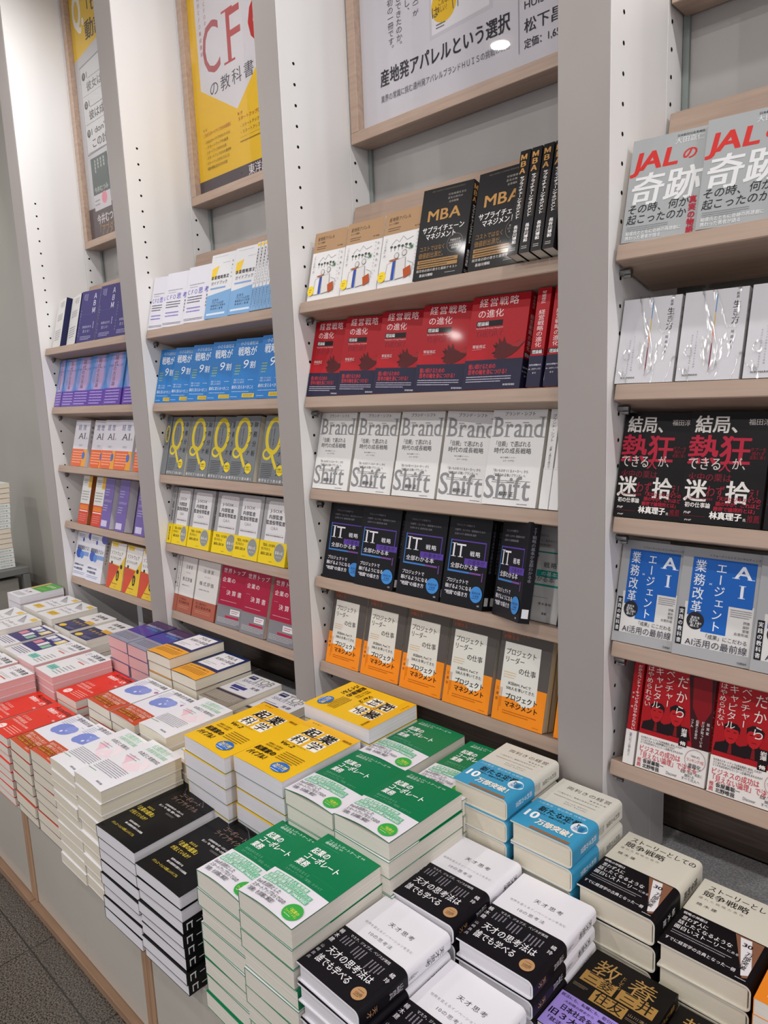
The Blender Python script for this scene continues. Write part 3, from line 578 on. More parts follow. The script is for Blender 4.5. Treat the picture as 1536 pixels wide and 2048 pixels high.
design('apparel', 'white and kraft paperback with a line drawing', .117,.162,.013,'R','e3e1e0',
 [('R',0,0,1,.295,'b08e6c'),('T','産地発アパレル',.10,.065,.62,.085,'33271c',1),('T','という選択',.10,.14,.34,.042,'33271c',1),('L',.10,.20,.42,.26,2,'6a543e'),('T','松下昌樹',.74,.235,.90,.03,'33271c',1)]
 +[('S',[(.24,.44),(.34,.38),(.42,.42),(.50,.35),(.60,.41),(.74,.38)],.008,'8a8a8c')]+[e for q in range(6) for e in (('C',.24+.09*q,.47+.01*(q%2),.032,'4f5a50',.022),('S',[(.24+.09*q,.47),(.24+.09*q,.53)],.008,'5a5a5a'))]
 +[('C',.40,.60,.05,'d8d4d0'),('O',.40,.60,.055,.055,.008,'55555a'),('C',.58,.58,.05,'d8d4d0'),('O',.58,.58,.055,.055,.008,'55555a'),('C',.36,.655,.13,'a8683e',.02),('R',.335,.67,.385,.92,'2f52b8'),('P',[(.40,.66),(.62,.64),(.66,.90),(.42,.92)],'dad7d4'),('S',[(.40,.66),(.62,.64),(.66,.90),(.42,.92),(.40,.66)],.008,'66666a'),('P',[(.20,.70),(.33,.68),(.32,.92),(.18,.92)],'e2dfdc'),('S',[(.20,.70),(.33,.68),(.32,.92),(.18,.92),(.20,.70)],.008,'66666a'),('S',[(.68,.70),(.82,.74),(.78,.92)],.008,'66666a'),('P',[(.60,.80),(.76,.76),(.80,.88),(.64,.92)],'b5552e'),('S',[(.56,.50),(.70,.54),(.78,.49)],.01,'3f7a4a'),('C',.74,.52,.03,'3f7a4a'),
 ('V','「つくり手」が',.10,.33,.60,.05,'33333a',1),('V','なぜ無名だ？',.92,.32,.78,.05,'33333a',1),('V','ほとんど知られていない',.85,.32,.84,.036,'33333a',0),('C',.10,.86,.10,'efd23a'),('L',.05,.83,.15,.89,2,'8a7a28')],
 [('V','産地発アパレルという選択',.5,.05,.7,.5,'33271c',1)], gloss=.6, coat=0)
GD='b98a4c'
design('mba', 'black paperback with bronze MBA capitals', .122,.188,.021,'R','121013',
 [('T','MBA SUPPLY CHAIN MANAGEMENT',.18,.028,.84,.032,'6f6860',0),('T','付加価値を生む',.52,.09,.88,.04,'a8a29a',0),('T','変化の時代の',.52,.13,.82,.04,'a8a29a',0),('T','全体戦略',.55,.17,.74,.04,'a8a29a',0),('T','MBA',.14,.24,.82,.26,GD,2),('T','サプライチェーン',.08,.42,.92,.115,'e8e4e2',2),('T','マネジメント',.16,.495,.78,.115,'e8e4e2',2),
  ('T','コストではなく',.07,.63,.60,.095,'a07a48',0),('T','価値創出源だ。',.07,.70,.62,.105,'a07a48',0),('O',.78,.645,.155,.155,.008,'77706a'),('T','早稲田大学',.68,.60,.88,.04,'c8c2bc',1),('T','ビジネススクール',.66,.628,.90,.036,'c8c2bc',1),('T','人気講義を',.68,.655,.88,.04,'c8c2bc',1),('T','書籍化',.72,.683,.84,.04,'c8c2bc',1),('R',.07,.785,.88,.825,'a07a48'),('R',.07,.835,.88,.875,'a07a48'),('L',.10,.79,.85,.82,1,'3a2a18'),('L',.10,.84,.85,.87,1,'3a2a18'),('T','経営者必読の書きた最新テキスト',.07,.885,.90,.05,'c8c2bc',1),('T','長谷川博和',.14,.935,.42,.055,'e8e4e2',1),('L',.66,.945,.9,.96,1,'c8c2bc')],
 [('V','ＭＢＡ',.42,.03,.23,.78,GD,3),('V','サプライチェーンマネジメント',.5,.25,.66,.46,'ece8e6',2),('V','長谷川博和',.5,.72,.90,.42,'ece8e6',2),('L',.2,.93,.8,.965,2,'b8b2ac'),('R',.72,.25,.92,.66,'3a3128')], gloss=.35, coat=.06)
design('jal', 'grey paperback with red JAL lettering', .120,.168,.020,'R','a2a5a6',
 [('T','JAL',.05,.13,.66,.34,'c8322e',3,.12),('T','の',.68,.16,.90,.18,'c8322e',2,.12),('T','日本航空元会長補佐',.60,.03,.96,.035,'33363a',1),('T','大田嘉仁',.58,.06,.96,.085,'d6d8d8',1),('T','奇跡',.03,.335,.97,.46,'dcdddd',2,.1),('T','その時、何が',.03,.635,.86,.135,'1d1d20',0,.12),('T','起こったのか',.04,.735,.84,.135,'1d1d20',0,.12),('V','真実の物語',.91,.64,.99,.10,'b82238',3),('L',.06,.845,.62,.90,3,'8d9092'),('T','稲盛氏とともに奇跡の再建劇に',.05,.895,.80,.058,'e2e3e3',1),('T','携わった著者が語る',.05,.94,.54,.058,'e2e3e3',1)],
 [('V','ＪＡＬの奇跡',.5,.1,.6,.6,'c8322e',2)], gloss=.45, coat=.0)
design('iki', 'white book in crinkled clear wrap with a rainbow line', .099,.141,.014,'R','cfced2',
 [('P',[(.515,.05),(.53,.05),(.53,.25),(.515,.25)],'5c8fc4'),('P',[(.515,.25),(.53,.25),(.53,.42),(.513,.42)],'d8b85a'),('P',[(.513,.42),(.53,.42),(.53,.58),(.511,.58)],'d8733e'),('P',[(.511,.58),(.53,.58),(.53,.92),(.509,.92)],'7d3a4c'),('V','新装',.84,.05,.12,.05,'44444a',0),('V','生き方',.84,.14,.40,.125,'26262a',0),('V','稲盛和夫',.82,.45,.68,.05,'6a6a70',0),('V','サンマーク出版文庫人生の真理',.27,.44,.86,.028,'8a8a90',0),('V','ゆたかに生きるための指針を示す',.20,.48,.90,.028,'8a8a90',0),('T','SUNMARK',.10,.925,.36,.042,'26262a',1)],
 [('V','生き方',.5,.1,.4,.5,'26262a',0)], gloss=.4, coat=.0)
RD='a8243c'
design('frenzy', 'black paperback with white and crimson lettering', .126,.180,.021,'R','121013',
 [('T','福田淳',.72,.06,.98,.085,'b8b2ae',1),('T','結局、',.06,.03,.74,.235,'dbd5d0',2),('T','熱狂',.00,.20,.80,.40,'b8243e',2),('T','できる',.02,.40,.46,.18,'d5cec9',1),('T','人',.42,.43,.58,.15,'b8243e',1),('T','が、',.58,.40,.82,.16,'d5cec9',1),('T','タブーを',.78,.31,.97,.05,'7a1c2c',2),('T','恐れず',.80,.345,.96,.05,'7a1c2c',2),('T','成果に導く',.78,.38,.98,.05,'7a1c2c',2)],
 [('V','結局、熱狂できる人が、うまくいく',.5,.05,.75,.5,'dbd5d0',1)],
 obi=(.47,'100e11',[('T','火中の栗は',.05,.545,.60,.11,'7c1a2a',1),('T','迷',.02,.60,.32,.30,'dbd5d0',2),('T','わず',.30,.65,.54,.16,'8c1e30',1),('T','拾',.54,.60,.84,.30,'dbd5d0',2),('T','え！',.82,.66,.99,.14,'8c1e30',1),('T','ＳＮＳ総フォロワー数の起業家',.04,.765,.40,.035,'8c1e30',1),('T','初の仕事論',.05,.81,.38,.07,'e2dcd8',2),('T','「天才ビジネスマンの',.42,.745,.98,.06,'a82238',2),('T','頭の中が、これほど',.44,.79,.98,.06,'a82238',2),('T','緻密で論理的とは」',.42,.835,.96,.06,'a82238',2),('T','林真理子',.38,.88,.78,.10,'ece6e2',3),('T','氏',.79,.92,.83,.04,'ece6e2',1),('T','推薦',.84,.885,.99,.10,'7c1a2a',1),('T','PHP',.05,.895,.14,.045,'d5cec9',2,.2),('L',.05,.93,.34,.94,1,'7c1a2a'),('T','PHP',.07,.965,.16,.03,'d5cec9',2,.2)],[]), gloss=.35, coat=.03)
AB='1c5fb4'
design('agent', 'grey and white paperback with a blue title block', .125,.180,.012,'R','a6a6a8',
 [('R',.10,.50,.97,.90,'d5d3d0'),('R',.60,.47,.97,.62,'d5d3d0'),('P',[(.14,.085),(.95,.085),(.95,.49),(.66,.49),(.66,.755),(.34,.755),(.34,.62),(.14,.62)],AB),('T','＋フォーティエンスコンサルティング',.34,.045,.99,.035,'2a2a2c',0),
  ('T','A',.69,.12,.91,.23,'e4e8f0',2,0,'s'),('T','I',.765,.29,.835,.23,'e4e8f0',2,0,'s'),('V','エージェント',.52,.11,.74,.145,'e4e8f0',1),('V','業務改革',.25,.10,.60,.155,'e4e8f0',1),('T','×',.37,.30,.43,.06,'e4e8f0',-1),
  ('R',.03,.56,.11,.90,'18171a'),('V','実践の教科書',.07,.57,.89,.062,'e8e8ea',1),('C',.26,.665,.115,'26252a'),('T','変化を',.20,.625,.32,.036,'e8e8ea',1),('T','見定め、',.19,.65,.33,.036,'e8e8ea',1),('T','「壁」を乗り',.17,.675,.35,.036,'e8e8ea',1),('T','越えろ',.20,.70,.32,.036,'e8e8ea',1),
  ('L',.69,.505,.96,.58,4,'8a8a8e'),('T','評価',.86,.60,.94,.04,'3a3a3e',0),('T','設計',.86,.635,.94,.04,'3a3a3e',0),('T','管理',.86,.67,.94,.04,'3a3a3e',0),('T','合意形成',.76,.705,.94,.04,'3a3a3e',0),('T','「成果」にこだわる',.38,.765,.94,.065,'2f2f34',0),('T','AI活用の最前線',.16,.82,.95,.11,'2a2c44',0),('T','日経BP',.84,.955,.96,.032,'26262a',1)],
 [('R',0,0,1,1,'b2b2b4')], gloss=.45, coat=.0)
def man(x0, y0, s, fc='b81a20', dk='1a0a0e'):
    q = lambda u, v: (x0 + u * s, y0 + v * s * .62)
    return [('P',[q(.0,1.0),q(.04,.72),q(.30,.60),q(.34,.50),q(.62,.50),q(.66,.60),q(.92,.72),q(1.0,1.0)],dk),('P',[q(.28,.10),q(.36,.0),q(.60,.0),q(.70,.10),q(.70,.36),q(.60,.58),q(.48,.66),q(.36,.58),q(.27,.36)],fc),('P',[q(.26,.24),q(.24,.04),q(.40,-.08),q(.62,-.07),q(.74,.06),q(.73,.26),q(.68,.14),q(.36,.10),q(.30,.14)],dk),('R',q(.34,.22)[0],q(.34,.22)[1],q(.44,.25)[0],q(.44,.25)[1],'4a0c12'),('R',q(.54,.22)[0],q(.54,.22)[1],q(.64,.25)[0],q(.64,.25)[1],'4a0c12'),('R',q(.42,.45)[0],q(.42,.45)[1],q(.56,.475)[0],q(.56,.475)[1],'6a0e14'),('P',[q(.46,.66),q(.53,.66),q(.56,.98),q(.43,.98)],'7a1218')]
design('venture', 'red and black paperback with portraits and white band', .124,.182,.018,'R','a9141c',
 [('P',[(.62,0),(1,0),(1,.72),(.78,.72),(.70,.40)],'3a0d14'),('P',[(.68,.02),(.94,.0),(.98,.30),(.86,.46),(.72,.30)],'821019')]+man(.02,.36,.42)+man(.30,.34,.44)
 +[('V','だから',.55,.02,.44,.17,'e6dcd6',0),('V','ベンチャー',.36,.0,.36,.135,'e6dcd6',0),('V','キャピタル',.20,.0,.40,.135,'e6dcd6',0),('V','はやめられない',.07,.0,.40,.10,'e6dcd6',0),('R',.585,.50,.70,.68,'17090c'),('V','岩澤 脩',.645,.51,.67,.085,'efe6e2',2),('V','投資家',.96,.40,.52,.045,'e6dcd6',1),('V','だけが知っている',.89,.40,.64,.042,'e6dcd6',1),('V','起業とお金の',.81,.40,.58,.042,'e6dcd6',1),('V','リアル',.74,.40,.48,.042,'e6dcd6',1)],
 [('V','だからベンチャーキャピタルはやめられない',.62,.02,.66,.42,'efe6e2',1),('V','岩澤 脩',.24,.28,.46,.2,'efe6e2',1)],
 obi=(.335,'dcd7d3',[('T','なぜあのスタートアップは資金調達に成功したのか？',.04,.685,.66,.036,'26262a',1),('T','ＶＣはどのように投資判断を行うのか？',.04,.71,.56,.036,'26262a',1),('T','どうすれば日本からユニコーン企業が生まれるのか？',.04,.735,.68,.036,'26262a',1),('T','ビジネスの成功は',.03,.77,.64,.095,'c0303c',1),('T','「見えない論理」で決まる',.02,.83,.88,.10,'c0303c',1),('V','推薦',.055,.895,.985,.065,'c0303c',1),('T','仮屋薗聡一',.11,.895,.42,.064,'1a1a1e',2),('T','北野唯我',.11,.942,.36,.064,'1a1a1e',2),('T','Discover',.46,.945,.62,.06,'55555a',0),('T','起業・投資・経営に',.66,.885,.96,.045,'26262a',0),('T','関わる',.72,.915,.86,.045,'26262a',0),('T','すべての人へ',.68,.945,.94,.045,'26262a',0),('O',.84,.775,.145,.145,.006,'9a7a78'),('T','「VIVA VC」',.76,.725,.92,.04,'26262a',1),('T','ランキング1位',.72,.76,.96,.05,'c0303c',1),('T','書籍化',.75,.805,.93,.07,'44444a',1)],
 [('V','投資家だけが知っている起業とお金のリアル',.5,.69,.92,.3,'33333a',0)]), gloss=.4, coat=.0)
design('cfo_mind', 'white paperback with slim violet CFO lettering', .113,.163,.016,'R','dbd9e2',
 [('T','ＣＦＯ',.04,.40,.48,.15,'3a34b0',1),('T','思考',.48,.385,.98,.17,'3a34b0',1),('L',.10,.30,.78,.345,1,'a4a2ac'),('L',.12,.355,.5,.38,1,'a4a2ac'),('L',.08,.52,.72,.66,3,'5a5864'),('L',.10,.71,.72,.83,2,'8884c8'),('V','徳成旨亮',.90,.52,.76,.06,'33333a',1),('L',.04,.92,.84,.965,2,'55535c')],
 [('V','ＣＦＯ思考',.5,.25,.62,.7,'3a34b0',2),('V','徳成旨亮',.5,.68,.88,.45,'33333a',1)], back_col='3a34b0', gloss=.45, coat=.0)
design('guide', 'white and pale blue paperback with a yellow corner tag', .112,.180,.013,'R','dcdbdd',
 [('L',.10,.03,.9,.055,1,'c0c4cc'),('P',[(.08,.22),(.36,.18),(.26,.36),(.08,.38)],'eec73a'),('T','事業戦略策定',.08,.335,.84,.10,'2c2c34',2),('T','ガイドブック',.10,.42,.80,.10,'55555e',1),('R',.10,.52,.74,.545,'7fa2d4'),('L',.5,.14,.86,.155,1,'b4b4bc'),('V','理論と実践',.92,.12,.42,.045,'66666e',0),('P',[(0,.64),(1,.58),(1,1),(0,1)],'79a6d2'),('T','起業家、',.26,.70,.62,.07,'33445e',1),('T','プロでも必須！',.24,.745,.82,.07,'33445e',1),('T','戦略策定の実務を',.22,.79,.86,.06,'33445e',1),('T','体系的に整理',.22,.835,.76,.06,'33445e',1),('R',.08,.92,.86,.95,'d6e2f0')],
 [('R',.1,.015,.9,.055,'eec73a'),('V','事業戦略策定ガイドブック',.5,.08,.62,.5,'33333a',1),('R',0,.66,1,1,'79a6d2'),('V','戦略策定の実務を',.5,.68,.95,.4,'33445e',0)], gloss=.4, coat=.0)
design('nine', 'bright blue glossy paperback with white lettering', .112,.168,.019,'R','1c74bc',
 [('T','小さな会社は',.18,.045,.82,.10,'cfe2f2',0),('T','戦略が',.12,.13,.80,.24,'eef4fa',1),('T','9',.34,.345,.56,.30,'eef4fa',-1,.12),('T','割',.58,.37,.86,.19,'eef4fa',1),('L',.10,.42,.32,.60,4,'9ab86a'),('T','頑張っているのに',.10,.66,.50,.05,'cfe2f2',0),('T','成長しない会社が、',.10,.70,.54,.05,'cfe2f2',0),('T','最初に変えるべきこと',.06,.765,.86,.09,'e6f0f8',0),('L',.62,.67,.86,.69,1,'cfe2f2'),('L',.08,.86,.74,.88,1,'cfe2f2'),('R',.48,.90,.92,.965,'d8b838'),('L',.52,.91,.88,.955,2,'5a4a18'),('L',.05,.945,.36,.965,1,'cfe2f2')],
 [('V','小さな会社は戦略が９割',.5,.1,.7,.5,'eef4fa',1)], gloss=.4, coat=.5)
design('quick', 'grey paperback with a large yellow Q', .116,.183,.030,'L','75797c',
 [('O',.38,.30,.31,.44,.11,'d9c22a'),('S',[(.20,.50),(.34,.52),(.46,.66),(.60,.78)],.09,'d9c22a'),('O',.21,.57,.17,.14,.06,'d9c22a'),
  ('V','財務分析',.86,.06,.64,.15,'201e22',1),('V','ファイナンス',.66,.06,.92,.14,'201e22',1),('V','企業の実力を一瞬で見抜く',.38,.18,.46,.04,'3a3a3e',1),('V','数字のセンスが身につく',.27,.20,.44,.032,'3a3a3e',0),('L',.05,.70,.48,.92,8,'4a4c50'),('C',.76,.80,.125,'e3c92c'),('T','図解で',.67,.765,.85,.055,'3a3408',1),('T','わかる',.67,.80,.85,.055,'3a3408',1),('T','数字をどう読み解く',.02,.935,.98,.075,'d8d6d2',2)],
 [('V','ファイナンス',.5,.08,.5,.6,'201e22',1),('O',.5,.3,.4,.9,.14,'d9c22a')], back_col='8a7c50', pages=M_PAGEC, gloss=.35, coat=.06)
design('jsox', 'grey paperback with a white panel and yellow band', .117,.182,.024,'R','a3a2a4',
 [('P',[(.14,.07),(.20,.05),(.82,.05),(.88,.07),(.88,.66),(.14,.66)],'e0dedf'),('T','はじめての',.26,.075,.76,.05,'b4b2b4',0),('T','J-SOX',.24,.17,.68,.10,'2c2a30',1),('T','・',.72,.17,.78,.08,'2c2a30',1),('T','内部監査',.20,.25,.72,.11,'2c2a30',2),('T','監査役等監査',.12,.335,.84,.11,'2c2a30',2),('T','Q&A',.32,.43,.60,.10,'9a989c',-1),('R',.18,.54,.82,.543,'b0aeb0'),('T','検定理念 新日本有限責任監査法人 編',.18,.555,.82,.035,'2c2a30',1)],
 [('V','Ｊ‐ＳＯＸ・内部監査・監査役等監査',.5,.06,.6,.5,'2c2a30',1)],
 obi=(.35,'e6c818',[('T','「監査」の仕事を',.08,.69,.60,.075,'3a3414',1),('T','任されたら',.08,.75,.42,.075,'3a3414',1),('T','最初に読む本',.08,.82,.50,.08,'3a3414',1),('C',.76,.80,.18,'8a8c88',.21),('O',.76,.80,.19,.22,.01,'d8d0a0'),('T','まるっと',.61,.775,.91,.085,'eceade',2),('T','わかる',.66,.85,.86,.05,'d8d8c8',0),('L',.42,.945,.56,.96,1,'55502a')],[('R',0,.66,1,.67,'c0a814'),('V','監査の仕事',.5,.7,.95,.4,'3a3414',1)]), gloss=.4, coat=.0)
design('lawyer', 'white paperback with a terracotta band', .116,.180,.018,'R','dad7d2',
 [('T','法律家',.26,.14,.76,.12,'3a3a3e',0),('T','のための',.34,.26,.64,.06,'a8a6a4',0),('T','株式評価',.14,.36,.82,.125,'3a3a3e',0),('T','森田義雄 永峰潤一郎 著',.16,.50,.64,.035,'55555a',0)],
 [('V','法律家のための株式評価',.5,.06,.58,.4,'3a3a3e',0)],
 obi=(.30,'a45a46',[('T','非上場会社の',.12,.735,.62,.07,'6e2f22',1),('T','株式価値評価',.12,.79,.84,.085,'6e2f22',1),('L',.12,.87,.84,.93,2,'c88a74')],[]), pages=M_PAGEC, gloss=.45, coat=0)
design('crimson', 'crimson and grey paperback with white lettering', .112,.184,.019,'L','a3163a',
 [('R',0,.66,1,1,'7d7c80'),('T','世界トップ',.06,.05,.94,.14,'e8dade',1),('T','企業の',.06,.20,.60,.14,'e8dade',1),('L',.08,.37,.28,.385,1,'d08a9a'),('T','決算書',.26,.40,.92,.15,'e8dade',1),('L',.10,.575,.86,.60,1,'d8a8b4'),('R',.54,.70,.92,.79,'dcdadc'),('L',.58,.715,.88,.775,2,'a3163a'),('R',.36,.82,.90,.855,'b01840'),('L',.06,.86,.96,.95,4,'c4c2c6')],
 [('V','世界トップ企業の決算書',.5,.05,.62,.5,'e8dade',1)], pages=M_PAGEC, gloss=.45, coat=.05)
design('memo', 'white paperback with small grey vertical lettering', .120,.184,.034,'R','d5d3d0',
 [('LV',.35,.06,.85,.22,4,'77757a'),('LV',.2,.30,.8,.50,4,'77757a'),('L',.15,.62,.8,.85,5,'9a9aa4')],[('R',0,0,1,1,'1f2148')], pages=M_PAGE, back_col='1f2148', gloss=.5, coat=0)
design('abm', 'navy violet paperback with white ABM capitals', .124,.185,.022,'L','38316e',
 [('V','ＡＢＭ',.76,.05,.46,.20,'dcdaea',1),('LV',.12,.06,.36,.22,3,'a9a6c8'),('R',0,.46,.9,.463,'5a6aa0'),('T','財務会計を',.26,.68,.76,.08,'b8b4d4',1),('T','変える！',.30,.76,.76,.09,'b8b4d4',1),('LV',.80,.62,.90,.82,1,'a9a6c8'),('L',.2,.88,.8,.96,3,'b8b4d4'),('V','アカウント・ベースド',.08,.36,.9,.06,'b8b4d4',1)],
 [('V','ＡＢＭ',.5,.1,.5,.6,'dcdaea',1)], spine_col='241f58', back_col='1d8fb0', gloss=.4, coat=.06)
design('method', 'glossy blue and violet paperback, pink centre', .123,.181,.025,'R','4c7fc0',
 [('P',[(.25,0),(.85,0),(.95,.5),(.8,.7),(.2,.7),(.05,.5)],'7f8cc6'),('P',[(.35,.05),(.75,.0),(.85,.5),(.7,.7),(.3,.7)],'b096c0'),('R',0,.68,1,1,'57349a'),('V','現代',.5,.05,.26,.22,'5a3a66',1),('V','の方法論',.46,.26,.64,.20,'6a4a72',1),('T','アカウンティング',.1,.22,.9,.08,'2a4a80',1),('L',.10,.70,.9,.98,5,'b8a4e0')],
 [('R',0,.68,1,1,'57349a'),('V','現代の方法論',.5,.1,.6,.5,'2a3a80',1)], gloss=.4, coat=.5)
design('keiri', 'white and orange paperback with slim AI lettering', .116,.175,.022,'R','d3cfd4',
 [('T','経理',.18,.09,.80,.20,'5a6a9c',1),('T','AI',.30,.27,.78,.28,'44444e',0,0,'s'),('T','の',.82,.36,.92,.08,'44444e',0),('L',.4,.52,.66,.57,2,'9a98a4'),('R',0,.625,1,1,'d9622c'),('P',[(.8,.625),(1,.625),(1,1),(.7,1)],'e09a30'),('L',.06,.66,.76,.94,5,'eeb090'),('C',.80,.76,.10,'4a68a8',.12)],
 [('V','経理ＡＩ',.5,.1,.5,.5,'44444e',0)], gloss=.3, coat=.06)
design('slim_orange', 'tall slim white, yellow and orange paperback', .072,.186,.028,'L','dcdbd6',
 [('R',.66,0,1,.24,'dfae2c'),('L',.12,.06,.62,.16,3,'8a8a84'),('L',.10,.30,.9,.52,4,'a0a09a'),('R',0,.58,1,1,'c8402a'),('R',.05,.60,.95,.70,'dc7a28'),('R',.05,.72,.95,.74,'e8d8d0'),('L',.12,.78,.88,.95,4,'d88a7a')],[], back_col='b05a1c', pages=noisy('orange_paper_edges','8e4416','a85a22',(3,900,3),1,2,.8), gloss=.4, coat=.0)
design('slim_violet', 'tall slim violet paperback with white lettering', .070,.186,.034,'L','6a569c',
 [('T','リスクマネジメント',.08,.42,.9,.16,'d0c8e4',1),('L',.1,.20,.6,.36,3,'a89cc8'),('L',.08,.52,.6,.66,3,'b8aed4'),('R',.08,.84,.7,.96,'c4bcd8'),('R',.02,.02,.98,.025,'b8aed4')],[], back_col='26242c', pages=M_PAGEW, gloss=.3, coat=.06)
design('impair', 'white paperback with blue drops and a blue bar', .124,.180,.022,'R','d8d8e0',
 [('L',.10,.04,.5,.14,3,'8a8aa4'),('C',.92,.06,.20,'4a4aa0',.14),('C',.44,.16,.06,'4a5ab0',.07),('T','減損損失テスト',.10,.29,.96,.15,'2c2c4c',2),('R',.10,.42,1,.51,'7f9ad0'),('C',.26,.47,.18,'3a5ab4',.16),('C',.46,.50,.12,'5a8ad0',.12),('T','財務報告のための',.06,.70,.66,.07,'3a3a64',2),('T','PPA無形資産',.05,.78,.62,.09,'3a3a64',2),('L',.05,.87,.8,.94,2,'8a9ac4')],
 [('V','減損損失テスト',.5,.1,.6,.5,'2c2c4c',1)], pages=M_PAGE, gloss=.35, coat=.03)
design('software', 'yellow, red and white paperback with a black oval', .115,.172,.022,'L','dcb82a',
 [('P',[(0,.04),(1,.0),(1,.26),(.72,.48),(0,.46)],'dddad6'),('P',[(0,.47),(.70,.50),(.22,1),(0,1)],'c8482c'),('R',.08,.02,.46,.10,'dcb82a'),('T','ソフトウェア',.06,.18,.84,.15,'2c2a28',1),('T','ビジネス入門',.06,.31,.74,.10,'4a4846',1),('R',.14,.42,.24,.48,'2a2826'),('C',.82,.50,.07,'24221e'),('C',.66,.70,.09,'1c1a18',.17),('V','必読',.66,.64,.77,.09,'dcb82a',2),('L',.36,.86,.78,.90,1,'a8542a'),('L',.5,.94,.7,.95,1,'3a3826')],
 [('V','ソフトウェア',.5,.1,.6,.5,'2c2a28',1)], back_col='c87a2a', gloss=.35, coat=.03)
design('teal_set', 'white paperback with teal and red rules on the spine', .148,.190,.021,'R','ddddda',
 [('R',0,.0,1,.5,'2f98a8')],[('R',.42,.06,.62,.10,'4fa090'),('V','会計の教科書シリーズ',.5,.12,.45,.5,'8aa8a0',1),('R',.2,.5,.8,.55,'5fb0a0'),('V','基礎簿記会計',.5,.58,.9,.5,'b08a88',1)], back_col='c8544c', pages=M_PAGEC, gloss=.3, coat=.06)
SHORT.update({'genius':'white black-banded hardcover','green':'green white-banded paperback','lifecycle':'black gold-lettered paperback','startup':'yellow kanji-tile paperback','tender':'green-titled white paperback','fin_acc':'blue-blot orange-banded paperback','accounting':'red accounting paperback','fs_white':'brush-lettered white paperback','fs_purple':'purple-panelled white paperback','ambidextrous':'thick blue-banded ivory hardcover','story':'ivory hardcover with copper corner','zaibatsu':'gold-on-black lilac-banded paperback','tob':'grey TOB-lettered paperback','mna':'navy amber-banded paperback','violet':'violet silver-banded paperback','fs_navy':'white-and-navy paperback','cone':'white grey-triangle paperback','leaf':'green-and-white thick paperback','amber':'orange paperback','plain_white':'plain white hardcover',
'brand':'white Brand Shift book','theory':'red rooster book','it_dark':'black violet-framed IT book','it_white':'white teal-framed IT book','project':'grey-and-orange white-panelled book','apparel':'kraft-topped white illustrated book','mba':'black bronze-lettered MBA book','jal':'grey book with red JAL','iki':'plastic-wrapped white book','frenzy':'black and crimson lettered book','agent':'blue-block AI book','venture':'red portrait-cover book','cfo_mind':'white violet-lettered CFO book','guide':'white and pale-blue guide','nine':'glossy bright blue book','quick':'grey yellow-Q book','jsox':'yellow-banded J-SOX book','lawyer':'terracotta-banded white book','crimson':'crimson and grey book','memo':'white grey-lettered book','abm':'navy ABM book','method':'glossy blue-violet book','keiri':'white orange-banded AI book','slim_orange':'slim orange book','slim_violet':'slim violet book','impair':'white blue-drop book','software':'yellow and red black-oval book','teal_set':'white and teal textbook'})

# ------------------------------------------------------------------ posters' own lettering (metres: x across, y down from the sheet's top left)
P3 = [('R',0,0,1,1,'d0cdd2'),('P',[(.10,.0),(.44,.0),(.44,.655),(.32,.70),(.32,.30),(.10,.30)],'d0cdd2')]
BAYS = {'left': (-2.865, -2.18), 'second': (-2.085, -1.43), 'third': (-1.351, -.646), 'right': (-.556, .14)}

